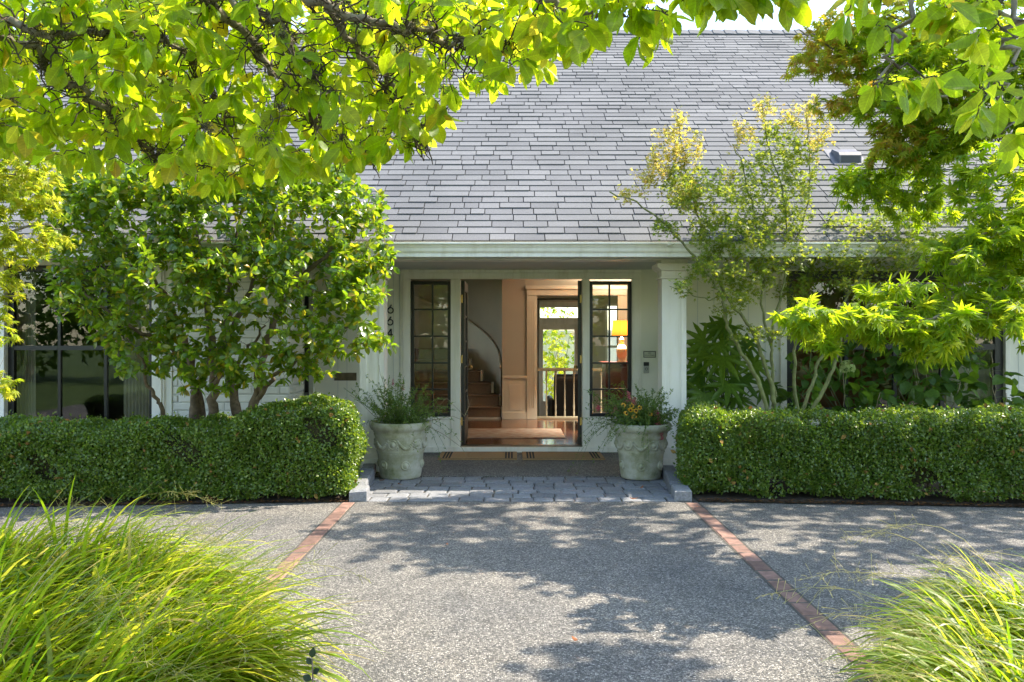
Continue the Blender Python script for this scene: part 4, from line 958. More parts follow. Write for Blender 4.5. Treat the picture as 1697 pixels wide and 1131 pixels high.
# ------------------------------------------------------------ fine-leaved Japanese maples by the porch
def finemaple(label, base, stems, lums, tips, per, seed):
    root = thing('japanese_maple', label, 'tree', base); W = Wood()
    for k, s in enumerate(stems): W.limb(C(*s[0]), s[1], s[2], root, M['bark_green'], 'stem', 8, .022)
    tg = lump_pts(lums, per, .3); dr = W.grow(tg, .007, .0012, .03, .35, 4, 4)
    p, a, n_, s_ = clusters(tg, dr, 9, 1.0, .15, 1.0, .10, (.032, .05), .7); p = p + rdir(len(p)) * rng.uniform(0, .06, (len(p), 1))
    scatter('smallmaple', M['smallmaple'], p, a, n_, s_, root, 0)
    if tips:
        tg = lump_pts(tips, per * 1.0, .0); dr = W.grow(tg, .006, .0012, .03, .3, 4, 4)
        p, a, n_, s_ = clusters(tg, nrm(dr + (0, 0, .5)), 9, 1.0, -.1, 1.0, .12, (.026, .042), .8); p = p + rdir(len(p)) * rng.uniform(0, .05, (len(p), 1))
        scatter('smallmaple', M['smallmaple_tip'], p, a, n_, s_, root, 0, rest='turning_foliage')
    W.tw.build('twigs', M['bark_green'], root, 'stuff'); return root
st1 = [(((1283, 790, 7.95), (1272, 690, 7.95), (1262, 640, 7.95), (1235, 590, 7.9), (1212, 560, 7.9), (1200, 520, 7.85), (1198, 490, 7.8), (1175, 455, 7.75), (1145, 420, 7.7), (1112, 380, 7.65), (1065, 340, 7.6), (1010, 318, 7.55)), .024, .006),
       (((1288, 790, 8.0), (1286, 690, 8.0), (1280, 640, 8.0), (1265, 600, 8.0), (1255, 560, 8.0), (1225, 520, 7.95), (1195, 480, 7.9), (1175, 425, 7.85), (1160, 370, 7.8), (1140, 300, 7.75), (1125, 200, 7.7)), .026, .005),
       (((1290, 790, 8.05), (1284, 700, 8.05), (1282, 620, 8.1), (1278, 570, 8.1), (1262, 520, 8.15), (1265, 450, 8.1), (1255, 380, 8.1), (1240, 300, 8.05), (1215, 240, 8.0)), .020, .005),
       (((1278, 570, 8.1), (1290, 500, 8.1), (1310, 420, 8.1), (1300, 330, 8.1), (1270, 230, 8.05), (1262, 170, 8.0)), .014, .004),
       (((1310, 420, 8.1), (1340, 350, 8.1), (1340, 250, 8.1), (1335, 170, 8.1)), .010, .004),
       (((1195, 480, 7.9), (1180, 500, 7.7), (1150, 490, 7.6), (1110, 475, 7.5)), .007, .003)]
lm1 = [(1170, 330, 7.75, 60, 55, .35), (1130, 310, 7.7, 45, 40, .3), (1190, 390, 7.8, 55, 45, .35), (1250, 330, 8.0, 50, 70, .4), (1230, 400, 7.9, 50, 40, .4), (1280, 420, 8.0, 60, 45, .4), (1180, 450, 7.75, 50, 30, .35), (1240, 460, 7.9, 60, 30, .4), (1310, 340, 8.1, 40, 60, .3), (1290, 250, 8.05, 45, 60, .3), (1330, 280, 8.1, 30, 50, .3), (1130, 475, 7.55, 32, 10, .15), (1210, 500, 7.8, 40, 22, .3), (1255, 555, 7.85, 60, 14, .3), (1110, 380, 7.65, 30, 18, .2)]
tp1 = [(1120, 250, 7.7, 40, 55, .2), (1128, 200, 7.7, 14, 28, .12), (1155, 240, 7.75, 14, 30, .12), (1080, 290, 7.65, 36, 26, .2), (1040, 320, 7.6, 34, 12, .12), (1085, 260, 7.65, 26, 24, .15), (1230, 220, 8.0, 24, 36, .2), (1265, 180, 8.0, 26, 26, .2), (1335, 190, 8.1, 26, 36, .2), (1300, 200, 8.05, 20, 24, .15), (1210, 290, 8.0, 12, 34, .12), (1360, 230, 8.1, 26, 30, .2), (1140, 320, 7.7, 30, 30, .2)]
finemaple('slender multi-stemmed maple with gold tips beside the porch column', (3.2, 8.0, 0), st1, lm1, tp1, 380, 1)
st2 = [(((1322, 790, 8.3), (1319, 690, 8.3), (1316, 600, 8.3), (1322, 520, 8.3), (1345, 440, 8.3), (1370, 380, 8.3), (1395, 310, 8.3)), .022, .005),
       (((1330, 790, 7.9), (1325, 690, 7.9), (1345, 640, 7.9), (1362, 590, 7.95), (1372, 540, 8.0), (1420, 470, 8.0), (1460, 410, 8.0), (1500, 370, 8.0)), .022, .005),
       (((1345, 790, 7.8), (1338, 695, 7.8), (1362, 650, 7.8), (1385, 600, 7.8), (1392, 560, 7.8), (1440, 500, 7.8), (1500, 440, 7.8), (1560, 400, 7.8)), .024, .006)]
lm2 = [(1370, 430, 8.2, 70, 38, .4), (1450, 430, 8.0, 80, 34, .4), (1530, 410, 7.9, 60, 30, .35), (1400, 380, 8.2, 50, 28, .3), (1480, 370, 8.0, 70, 26, .35), (1420, 475, 7.9, 60, 18, .3), (1560, 350, 7.9, 50, 24, .3), (1600, 420, 7.8, 50, 26, .3), (1320, 480, 8.2, 40, 30, .3), (1365, 550, 7.8, 40, 12, .25)]
finemaple('smaller green maple with three leaning stems in front of the wide black window', (3.9, 8.0, 0), st2, lm2, [], 400, 2)

# ------------------------------------------------------------ broad-leaved maple with bright green tiers
bm_t = thing('maple_tree', 'large maple whose bright green lobed leaves hang in tiers over the clipped hedge', 'tree', (4.7, 4.7, 0))
W = Wood()
W.limb([(4.7, 4.7, -.05), (4.65, 4.75, .8), (4.55, 4.85, 1.6), (4.3, 5.0, 2.4), (4.0, 5.2, 3.3), (3.7, 5.5, 4.4)], .11, .05, bm_t, M['bark_grey'], 'trunk', 12, .03)
lb = [(((1800, 470, 4.7), (1697, 505, 4.6), (1600, 520, 4.6), (1500, 530, 4.6), (1400, 530, 4.55), (1290, 515, 4.5)), .018, .004),
      (((1800, 300, 4.9), (1700, 340, 4.8), (1640, 380, 4.7), (1580, 420, 4.6)), .016, .004),
      (((1800, 100, 5.3), (1700, 160, 5.4), (1600, 220, 5.6), (1520, 250, 5.8), (1430, 290, 6.0)), .016, .004),
      (((1760, -60, 5.6), (1650, 20, 5.8), (1540, 70, 5.9), (1450, 90, 6.0), (1360, 70, 6.0), (1320, 50, 6.0)), .018, .004),
      (((1760, 0, 5.2), (1650, 120, 5.2), (1550, 170, 5.3), (1450, 190, 5.5)), .014, .004)]
for s in lb: W.limb(C(*s[0]), s[1], s[2], bm_t, M['bark_grey'], 'limb', 8, .03)
extra = [[(3.6, 5.2, 3.2), (3.2, 5.9, 4.0), (2.9, 6.6, 4.5), (2.7, 7.2, 4.8)], [(3.5, 5.4, 4.2), (3.9, 6.3, 5.0), (4.3, 7.1, 5.4)], [(3.6, 5.2, 3.0), (4.4, 5.6, 3.6), (5.2, 6.2, 4.2)], [(3.9, 5.3, 3.6), (3.7, 4.4, 4.1), (3.3, 3.3, 4.5), (2.4, 3.3, 4.5)], [(4.3, 5.0, 2.4), (5.4, 5.9, 3.6), (6.6, 6.8, 4.5), (8, 7, 4.8)]]
for s in extra: W.limb(s, .018, .005, bm_t, M['bark_grey'], 'limb', 8, .04)
near = [(1340, 520, 4.5, 60, 20, .35), (1430, 530, 4.55, 75, 34, .4), (1530, 530, 4.6, 80, 42, .4), (1630, 520, 4.6, 70, 45, .4), (1470, 480, 4.6, 60, 16, .35), (1560, 570, 4.5, 60, 26, .35), (1640, 480, 4.7, 60, 30, .4), (1600, 415, 4.7, 55, 45, .4), (1670, 360, 4.75, 55, 60, .45), (1640, 290, 4.9, 50, 50, .45), (1690, 440, 4.8, 50, 40, .4), (1330, 535, 4.5, 40, 16, .25), (1380, 560, 4.5, 45, 18, .25), (1760, 470, 4.7, 60, 60, .5), (1790, 350, 4.9, 70, 70, .5), (1780, 560, 4.6, 60, 40, .4), (1860, 440, 4.8, 70, 80, .5)]
tg = lump_pts(near, 150, .2); dr = W.grow(tg, .006, .0014, .04, .3)
p, a, n_, s_ = clusters(tg, nrm(dr + (-.3, -.2, -.05)), 6, .75, .42, 1.0, .08, (.065, .105), .55)
scatter('maple', M['maple'], p, a, n_, s_, bm_t, 300)
far = [(1500, 280, 6.0, 85, 50, .5), (1430, 310, 6.1, 50, 40, .4), (1560, 210, 5.7, 80, 60, .5), (1640, 170, 5.5, 70, 80, .6), (1680, 80, 5.5, 60, 80, .6), (1580, 110, 5.7, 80, 60, .5), (1480, 170, 5.6, 70, 40, .5), (1570, 20, 5.9, 90, 50, .6), (1480, 110, 5.9, 70, 40, .5), (1430, 60, 6.0, 60, 40, .4), (1520, 340, 6.0, 60, 30, .4), (1780, 60, 5.5, 90, 90, .6), (1790, 210, 5.4, 90, 80, .6), (1760, 300, 5.6, 70, 70, .5)]
tg = lump_pts(far, 200, .2); dr = W.grow(tg, .006, .0014, .04, .3)
p, a, n_, s_ = clusters(tg, nrm(dr + (-.2, -.2, 0)), 6, .85, .3, 1.0, .08, (.06, .095), .6)
scatter('maple', M['maple'], p, a, n_, s_, bm_t, 0, rest='upper_foliage')
tn_ = [(1560, 150, 5.6, 60, 24, .3), (1470, 250, 5.7, 50, 20, .3), (1540, 60, 5.8, 60, 26, .3), (1370, 60, 6.0, 45, 40, .35), (1340, 110, 6.0, 36, 28, .3), (1400, 110, 6.0, 40, 30, .3), (1430, 160, 5.8, 50, 22, .3), (1380, 180, 6.2, 40, 20, .25), (1450, 30, 6.0, 50, 30, .4), (1500, 220, 5.7, 60, 25, .3)]
tg = lump_pts(tn_, 210, .2); dr = W.grow(tg, .006, .0014, .04, .3)
p, a, n_, s_ = clusters(tg, nrm(dr + (-.3, -.1, 0)), 6, .85, .3, 1.0, .08, (.05, .085), .6)
scatter('maple', M['maple_orange'], p, a, n_, s_, bm_t, 0, rest='turning_foliage')
# unseen crown above the picture, shaped to shade the drive and the magnolia leaves
cc = np.array([(3.3, 6.6, 5.0), (4.0, 6.9, 5.3), (4.8, 7.2, 5.4), (5.6, 7.4, 5.2), (6.4, 7.2, 5.0), (7.2, 7.3, 5.0), (6.0, 6.4, 4.6), (7.0, 6.4, 4.8), (3.7, 7.7, 5.5), (4.9, 8.0, 5.6), (6.2, 8.1, 5.5), (2.9, 7.2, 5.2), (7.9, 7.0, 4.8), (6.6, 7.9, 5.3), (7.6, 7.9, 5.3), (8.5, 7.4, 5.0), (8.3, 6.5, 4.8), (3.3, 3.1, 4.5), (2.3, 3.35, 4.5), (2.8, 3.0, 4.4), (3.4, 3.1, 4.8), (3.8, 4.4, 4.5)])
cr = 1.2 * np.array([.55, .65, .65, .65, .65, .6, .55, .55, .5, .5, .5,   .45, .6, .6, .6, .6, .6, .75, .5, .6, .6, .34]); tg = np.concatenate([c + rdir(80) * r_ * np.array((1.15, 1.15, .42)) * rng.uniform(.2, 1, (80, 1)) for c, r_ in zip(cc, cr)])
dr = W.grow(tg, .008, .002, .04, .3, 4, 4)
p, a, n_, s_ = clusters(tg, dr, 8, 1.0, .2, 1.0, .1, (.07, .11), .5)
scatter('maple', M['maple'], p, a, n_, s_, bm_t, 0, rest='shading_foliage')
W.tw.build('twigs', M['bark_grey'], bm_t, 'stuff')

# ------------------------------------------------------------ yellow-green maple at the end of the wide dark window
ym = thing('maple_tree', 'small maple with sunlit yellow-green leaves beside the end of the dark paned window', 'tree', (-4.5, 6.4, 0)); W = Wood()
W.limb([(-4.5, 6.4, -.05), (-4.45, 6.4, .9), (-4.3, 6.3, 1.8), (-4.2, 6.2, 2.6)], .06, .025, ym, M['bark_grey'], 'trunk', 10, .03)
for s in (((-80, 330, 6.2), (0, 300, 6.0), (60, 260, 5.9)), ((-80, 420, 6.2), (0, 400, 6.0), (60, 370, 5.9), (100, 380, 5.8)), ((-80, 520, 6.2), (-20, 500, 6.0), (30, 490, 5.9))): W.limb(C(*s), .016, .004, ym, M['bark_grey'], 'limb', 7, .03)
lu = [(0, 270, 6.0, 60, 50, .4), (50, 280, 5.9, 50, 40, .35), (20, 340, 5.9, 60, 45, .4), (60, 330, 5.9, 40, 36, .3), (10, 410, 5.9, 50, 40, .35), (60, 400, 5.9, 36, 26, .25), (10, 470, 5.9, 32, 40, .3), (0, 540, 5.9, 18, 40, .2), (-70, 400, 6.0, 70, 120, .5), (40, 230, 6.0, 50, 30, .35), (-60, 280, 6.1, 80, 80, .5), (100, 395, 5.9, 24, 10, .15), (5, 640, 6.0, 16, 40, .2)]
tg = lump_pts(lu, 180, .2); dr = W.grow(tg, .006, .0014, .03, .3)
p, a, n_, s_ = clusters(tg, nrm(dr + (.3, -.1, -.1)), 6, .85, .35, 1.0, .07, (.045, .075), .6)
scatter('maple', M['maple_yellow'], p, a, n_, s_, ym, 200); W.tw.build('twigs', M['bark_grey'], ym, 'stuff')

# ------------------------------------------------------------ magnolia overhead
mg = thing('magnolia_tree', 'mossy magnolia whose big translucent yellow-green leaves hang across the top of the view', 'tree', (-3.4, 1.6, 0)); W = Wood()
W.limb([(-3.4, 1.6, -.05), (-3.35, 1.65, .9), (-3.2, 1.8, 1.8), (-2.9, 2.1, 2.7), (-2.4, 2.4, 3.4)], .13, .07, mg, M['bark_grey'], 'trunk', 12, .03)
ml = [(((60, -420, 2.9), (200, -150, 3.2), (330, -10, 3.4), (400, 55, 3.5), (460, 115, 3.6), (500, 185, 3.6), (545, 235, 3.7), (600, 255, 3.8)), .028, .006),
      (((330, -10, 3.4), (430, 10, 3.3), (480, 60, 3.3), (500, 105, 3.3), (530, 150, 3.3)), .018, .005),
      (((200, -150, 3.2), (400, -60, 3.1), (540, 15, 3.1), (620, 40, 3.1), (680, 45, 3.1), (740, 70, 3.2), (800, 80, 3.2), (850, 85, 3.2)), .024, .005),
      (((-150, -100, 3.0), (-20, 40, 3.2), (60, 95, 3.4), (130, 150, 3.5), (190, 190, 3.6), (225, 235, 3.7), (270, 270, 3.8), (340, 285, 3.8)), .022, .004),
      (((-20, 40, 3.2), (90, 60, 3.2), (170, 50, 3.3), (250, 60, 3.4), (310, 90, 3.5), (350, 150, 3.6), (380, 220, 3.7)), .016, .004),
      (((540, 15, 3.1), (600, 90, 3.3), (650, 130, 3.5), (660, 190, 3.6), (700, 240, 3.7)), .014, .004),
      (((400, -60, 3.1), (700, -80, 2.9), (860, -20, 2.9), (930, 5, 2.9), (990, 20, 2.9), (1030, 30, 2.9)), .018, .005),
      (((860, -20, 2.9), (1050, -60, 2.8), (1200, -30, 2.8), (1300, -25, 2.8)), .010, .004),
      (((700, -80, 2.9), (1000, -330, 2.7), (1350, -260, 2.6), (1540, -40, 2.6), (1500, 30, 2.6), (1480, 60, 2.6), (1462, 120, 2.6), (1455, 145, 2.6)), .016, .003),
      (((1350, -260, 2.6), (1640, -120, 2.6), (1690, 10, 2.6), (1675, 70, 2.6), (1670, 110, 2.6), (1655, 150, 2.6), (1660, 200, 2.6), (1655, 235, 2.6)), .012, .003)]
mln = []
for s in ml: mln.append(W.limb(C(*s[0]), s[1], s[2], mg, M['bark_grey'], 'limb', 8, .035)[1])
poly = [(-220, -90), (500, -110), (780, -80), (900, -60), (1000, -40), (930, 60), (905, 120), (840, 120), (800, 165), (760, 160), (720, 220), (700, 250), (650, 245), (600, 270), (520, 275), (450, 300), (350, 310), (300, 275), (230, 280), (100, 265), (40, 235), (-60, 260), (-300, 260)]
tg = poly_pts(poly, 1550, 3.0, 5.2)
dark = poly_pts([(900, -60), (1130, -60), (1110, 40), (1070, 70), (1000, 85), (930, 80), (905, 30)], 46, 2.7, 3.1)
topr = poly_pts([(1120, -60), (1320, -60), (1320, -6), (1130, 2)], 34, 2.6, 3.0)
rgt = poly_pts([(1390, -60), (1700, -60), (1720, 250), (1640, 250), (1600, 150), (1560, 180), (1480, 140), (1440, 150), (1430, 100), (1470, 60), (1390, 20)], 40, 2.45, 3.0)
ov = np.stack([rng.uniform(-3.4, -1.8, 70), rng.uniform(1.2, 2.4, 70), rng.uniform(2.8, 3.6, 70)], 1)
alls = np.concatenate([tg, dark, topr, rgt, ov]); dr = W.grow(alls, .007, .0022, .05, .45, 5, 6)
p, a, n_, s_ = clusters(alls, nrm(dr + (0, 0, -.1)), 6, .85, .62, .7, .04, (.055, .125), .75)
scatter('magnolia', M['magnolia'], p, a, n_, s_, mg, 300)
# crooked spurs and moss tufts on the limbs
mo = []; nd = np.concatenate(mln[:6])
for k in range(560):
    b = nd[rng.integers(len(nd))] + rng.normal(size=3) * .02; q = [b]; d_ = rdir(1)[0] + (0, 0, .2)
    for j in range(rng.integers(3, 7)):
        d_ = nrm((d_ + rng.normal(size=3) * .5)[None])[0]; q.append(q[-1] + d_ * rng.uniform(.02, .04))
    W.tw.add(q, np.linspace(.0042, .0022, len(q)), 5)
W.tw.build('twigs', M['twig'], mg, 'stuff')
npn = np.array(W.nodes); inv = npn[(npn[:, 1] > 2.7)]
ctr = np.concatenate([nd[rng.integers(len(nd), size=230)], inv[rng.integers(len(inv), size=200)]]); Vs, Ts, nb = [], [], 0
for c in ctr:
    m = rng.integers(40, 110); r_ = rng.uniform(.015, .045); b = c + rng.normal(size=(m, 3)) * r_ * .5; e = b + rdir(m) * rng.uniform(.008, .026, (m, 1)); sdv = rdir(m) * .0028
    Vs.append(np.stack([b - sdv, b + sdv, e], 1).reshape(-1, 3)); Ts.append(np.arange(3 * m).reshape(-1, 3) + nb); nb += 3 * m
tag(mobj('moss', tri_mesh('moss', np.concatenate(Vs), np.concatenate(Ts)), M['moss'], mg), kind='stuff')

# ------------------------------------------------------------ shade plants by the porch and window
pl = MB(); px0, px1, py0, py1 = 2.2, 2.66, 9.0, 9.45
pl.box(px0, px1, py0, py0 + .03, .006, .52); pl.box(px0, px1, py1 - .03, py1, .006, .52); pl.box(px0, px0 + .03, py0 + .0301, py1 - .0301, .006, .52); pl.box(px1 - .03, px1, py0 + .0301, py1 - .0301, .006, .52); pl.box(px0 + .0301, px1 - .0301, py0 + .0301, py1 - .0301, .01, .46)
tag(pl.build('planter_box', M['blackmat'], None, .006), 'square black planter box under the big-leaved shrub', 'planter')
fa_t = thing('fatsia_shrub', 'shrub with large glossy hand-shaped leaves growing in the black planter', 'shrub', (2.42, 9.2, .46)); stt = Tubes()
fl_ = [(1190, 545, 9.3, .34), (1150, 570, 9.3, .36), (1205, 580, 9.2, .34), (1165, 600, 9.15, .36), (1235, 585, 9.3, .32), (1150, 620, 9.1, .34), (1190, 608, 8.95, .40), (1160, 645, 9.0, .36), (1200, 650, 8.85, .38), (1165, 672, 8.8, .38), (1235, 640, 9.0, .36), (1230, 668, 8.95, .32), (1265, 610, 9.2, .32), (1180, 560, 9.5, .34), (1215, 560, 9.5, .32), (1240, 700, 8.5, .36), (1140, 660, 9.3, .34), (1145, 690, 9.1, .3), (1280, 650, 9.2, .3), (1225, 615, 9.4, .36), (1145, 590, 9.4, .3), (1250, 575, 9.4, .32)]
hp, ha, hn, hs = [], [], [], []
for i, (px, py, Y, s) in enumerate(fl_):
    c = P(px, py, Y); out = nrm((c - np.array((2.42, 9.25, c[2] + .05)))[None])[0] + rng.normal(size=3) * .25; ax = nrm((out * (1, .3, .6) + (0, -.3, -.35))[None])[0]
    b0 = np.array((2.42 + rng.uniform(-.12, .12), 9.25 + rng.uniform(-.1, .1), .44)); b = c - ax * s * .45
    stt.add([b0, b0 * .6 + b * .4 + (0, 0, .12), b * .75 + b0 * .25 + (0, 0, .1), b], [.011, .007, .005, .004], 6)
    hp.append(b); ha.append(ax); hn.append(nrm((np.array((0, -.75, .62)) + rng.normal(size=3) * .22)[None])[0]); hs.append(s)
scatter('fatsia', M['fatsia'], np.array(hp), np.array(ha), np.array(hn), np.array(hs), fa_t, 300); stt.build('stems', M['stem'], fa_t, 'stuff')

def floret_head(parent, c, r_, name='flower_head'):
    m = 90; d = rdir(m); d = d[d[:, 2] > -.5]; Vs, Ts, tn, nb = [], [], [], 0
    for v in d:
        t1 = nrm(np.cross(v, rdir(1)[0])[None])[0]; t2 = np.cross(v, t1); o = c + v * r_; k = r_ * .30
        pts = [o] + [o + (math.cos(q) * t1 + math.sin(q) * t2) * k * (1 if j % 2 == 0 else .45) + v * (.15 * k) for j, q in enumerate(np.arange(8) * PI / 4)]
        Vs.append(np.array(pts)); Ts.append(np.array([(0, j + 1, (j + 1) % 8 + 1) for j in range(8)]) + nb); nb += 9; tn.append(np.full(9, rng.random()))
    mobj(name, tri_mesh(name, np.concatenate(Vs), np.concatenate(Ts), False, np.concatenate(tn)), M['hydr_flower'], parent)
hyd = [('hydrangea_shrub', 'dark leafy hydrangea with one round green flower head beside the leaning maple stems', (3.75, 8.9, 0), [(1330, 640, 8.8, 55, 55, .4), (1400, 600, 9.0, 60, 60, .4), (1420, 660, 8.7, 60, 40, .4), (1440, 570, 9.2, 40, 45, .3)], [(1404, 610, 8.35, .075), (1345, 578, 8.6, .06), (1362, 565, 8.6, .055)]),
       ('hydrangea_shrub', 'hydrangea with a faded flower head low at the hedge, before the middle of the window', (4.6, 8.9, 0), [(1490, 600, 9.0, 60, 60, .4), (1500, 660, 8.7, 60, 40, .4), (1545, 580, 9.2, 40, 40, .3), (1560, 640, 8.8, 50, 45, .4)], [(1472, 690, 8.0, .07)]),
       ('hydrangea_shrub', 'sparse green hydrangea at the black window jamb near the pale end wall', (5.3, 8.9, 0), [(1610, 620, 8.9, 50, 50, .4), (1640, 670, 8.7, 60, 36, .4), (1690, 655, 8.8, 40, 36, .35), (1600, 575, 9.1, 36, 30, .3)], [])]
for nm_, lb_, loc, lums, heads in hyd:
    root = thing(nm_, lb_, 'shrub', loc, 'hydrangeas under the window'); W = Wood()
    for k in range(7):
        e = lump_pts([lums[k % len(lums)]], .001)[0]; W.limb([(loc[0] + rng.uniform(-.3, .3), loc[1] + rng.uniform(-.2, .2), 0), (loc[0] * .5 + e[0] * .5, (loc[1] + e[1]) / 2, e[2] * .6), e], .007, .004, root, M['palestem'], 'stem', 6, .02)
    tg = lump_pts(lums, 52, .1); dr = W.grow(tg, .005, .002, .03, .25)
    p, a, n_, s_ = clusters(tg, nrm(dr + (0, -.4, .2)), 4, .9, .35, .8, .05, (.11, .19), .55)
    scatter('hydrangea', M['hydrangea'], p, a, n_, s_, root, 250); W.tw.build('twigs', M['stem'], root, 'stuff')
    for (px, py, Y, r_) in heads:
        c = P(px, py, Y); floret_head(root, c, r_); t_ = MB(); t_.tube([c, c + (0, .08, -.25), (loc[0], loc[1] - .1, .3)], [.004, .004, .005], 6); t_.build('flower_stem', M['stem'], root)

# ------------------------------------------------------------ cast stone pots
def pot(label, c, s, turn):
    root = thing('flower_pot', label, 'pot', (*c, .012)); mb = MB(); z = .012
    prof = [(.0, .0), (.20, .0), (.208, .012), (.216, .05), (.236, .25), (.243, .262), (.240, .268), (.250, .278), (.244, .288), (.262, .42), (.275, .45), (.268, .462), (.280, .474), (.276, .484), (.305, .50), (.318, .53), (.320, .56), (.310, .575), (.288, .575), (.275, .55), (.265, .50), (.0, .50)]
    mb.lathe([(r_ * s, z_ * s) for r_, z_ in prof], (*c, z), 40); mb.build('body', M['pot'], root)
    def surf(ang, h, out=0.0):
        r_ = np.interp(h, [.0, .05, .25, .288, .42], [.2, .216, .236, .246, .262]) * s + out
        return np.array((c[0] + r_ * math.cos(ang), c[1] + r_ * math.sin(ang), z + h * s))
    def disc(ang, h, rad, nm):
        o = MB(); n_o = np.array((math.cos(ang), math.sin(ang), .0)); tx = np.array((-math.sin(ang), math.cos(ang), 0)); ctr = surf(ang, h, -.004)
        rings = [(1.0, .0), (.98, .012), (.8, .016), (.72, .010), (.6, .012), (.35, .026), (.0, .03)]; V = []
        for q, ht in rings: V += [ctr + (tx * math.cos(t) + np.array((0, 0, 1)) * math.sin(t)) * rad * q + n_o * ht for t in np.arange(14) * 2 * PI / 14]
        o.add(V, [(j*14+i, j*14+(i+1) % 14, (j+1)*14+(i+1) % 14, (j+1)*14+i) for j in range(len(rings)-1) for i in range(14)], True); o.build(nm, M['pot'], root)
    for k in range(6):
        a = turn + k * PI / 3; disc(a, .36, .052 * s, 'roundel'); disc(a + PI / 6, .145, .048 * s, 'medallion')
        sw = MB()
        for j in range(13):
            t = j / 12; aa = a + .2 + t * (PI / 3 - .4); hh = .395 - .075 * math.sin(t * PI); q = surf(aa, hh, .004); r_ = (.012 + .008 * math.sin(t * PI)) * s
            sw.lathe([(0, -r_), (r_ * .7, -r_ * .7), (r_, 0), (r_ * .7, r_ * .7), (0, r_)], q, 7)
        for sd in (-.19, .19):
            for j in range(4):
                q = surf(a + sd, .39 - j * .026, .003); r_ = (.015 - .002 * j) * s; sw.lathe([(0, -r_ * 1.3), (r_, 0), (0, r_ * 1.3)], q, 6)
        sw.build('garland', M['pot'], root)
    so_ = MB(); so_.lathe([(0, .53 * s), (.27 * s, .515 * s)], (*c, z), 20); so_.build('potting_soil', M['soil'], root)
    return root
pl_c = (X_(664, 8.25), 8.25); pr_c = (X_(1062, 8.22), 8.22)
pot('weathered stone flower pot with roundels holding wispy green herbs', pl_c, .98, .35); pot('weathered stone flower pot with garlands holding orange and pink flowers', pr_c, .96, .9)
def potplant(name, label, c, ntuft, hts, spread, lean, nleaf, pinks, yellows, lsz):
    root = thing(name, label, 'plant', (*c, .53)); tb = Tubes(); pos, ax, nm, sz = [], [], [], []; tips = []
    for k in range(ntuft):
        a = rng.uniform(0, 2 * PI); r_ = rng.uniform(0, .2); b = np.array((c[0] + r_ * math.cos(a), c[1] + r_ * math.sin(a), .53)); h = rng.uniform(*hts)
        o = np.array((math.cos(a), math.sin(a), 0)) * rng.uniform(.2, 1) * spread + np.array((*lean, 0)) * rng.uniform(0, 1)
        t = np.linspace(0, 1, 9)[:, None]; dropk = rng.uniform(0, 1) ** 2 * np.linalg.norm(o) * 1.5
        q = b + o * t ** 1.3 + np.array((0, 0, 1)) * (h * t - dropk * t ** 2.5) + np.cumsum(rng.normal(size=(9, 3)) * .012, 0)
        tb.add(q, np.linspace(.0028, .001, 9), 4); tips.append(q[-1])
        m = int(nleaf * h / .4) + 3; u = rng.uniform(.08, 1, m); pp = np.stack([np.interp(u, t[:, 0], q[:, i]) for i in range(3)], 1)
        pos.append(pp); ax.append(nrm(rdir(m) + (0, 0, .25))); nm.append(nrm(rdir(m) * .7 + (0, 0, .8))); sz.append(rng.uniform(*lsz, m))
    scatter('herb', M['herb'], np.concatenate(pos), np.concatenate(ax), np.concatenate(nm), np.concatenate(sz), root, 0); tb.build('stems', M['stem'], root, 'stuff')
    return root, tips
def pinkspike(root, c, h=.09, r_=.02):
    Vs, Ts, nb = [], [], 0
    for k in range(60):
        t = rng.random(); b = c + (rng.normal() * .004, rng.normal() * .004, h * t); d = nrm((rdir(1)[0] * (1, 1, .3) + (0, 0, .35))[None])[0]; e = b + d * r_ * (1.3 - .8 * t) * rng.uniform(.7, 1.3); w_ = rdir(1)[0] * .0035
        Vs.append(np.array([b - w_ * .4, b + w_ * .4, e + w_, e - w_])); Ts.append(np.array([(0, 1, 2), (0, 2, 3)]) + nb); nb += 4
    mobj('pink_flower', tri_mesh('pink_flower', np.concatenate(Vs), np.concatenate(Ts)), M['pink'], root)
def daisy(root, c, n_o, r_=.028):
    n_o = nrm(np.array(n_o, float)[None])[0]; t1 = nrm(np.cross(n_o, (.2, .1, 1))[None])[0]; t2 = np.cross(n_o, t1); V, T, nb = [], [], 0
    for k in range(12):
        a = k * PI / 6 + rng.normal() * .08; d = math.cos(a) * t1 + math.sin(a) * t2; s_ = np.cross(n_o, d); rr = r_ * rng.uniform(.85, 1.1)
        V += [c + d * r_ * .25 - s_ * r_ * .08, c + d * r_ * .25 + s_ * r_ * .08, c + d * rr * .7 + s_ * r_ * .17, c + d * rr - n_o * r_ * .15, c + d * rr * .7 - s_ * r_ * .17]; T += [(nb, nb+1, nb+2), (nb, nb+2, nb+4), (nb+4, nb+2, nb+3)]; nb += 5
    f = mobj('flower', tri_mesh('flower', np.array(V), np.array(T)), M['yellow'], root)
    m = MB(); m.lathe([(r_ * .33, 0), (r_ * .3, r_ * .18), (r_ * .15, r_ * .32), (0, r_ * .36)], (0, 0, 0), 8); Rq = Vector(n_o).to_track_quat('Z', 'Y').to_matrix(); m.v = [tuple(Rq @ Vector(v) + Vector(c)) for v in m.v]; m.build('flower_cone', M['cone'], f)
hr1, tips = potplant('herb_planting', 'wispy green herbs spilling from the pot beside the taller hedge end', pl_c, 120, (.12, .55), .42, (.16, -.05), 54, 1, 0, (.018, .038))
for (px, py, Y) in ((651, 632, 8.2), (668, 640, 8.3)): pinkspike(hr1, P(px, py + 8, Y), .07, .012)
tl = Tubes()
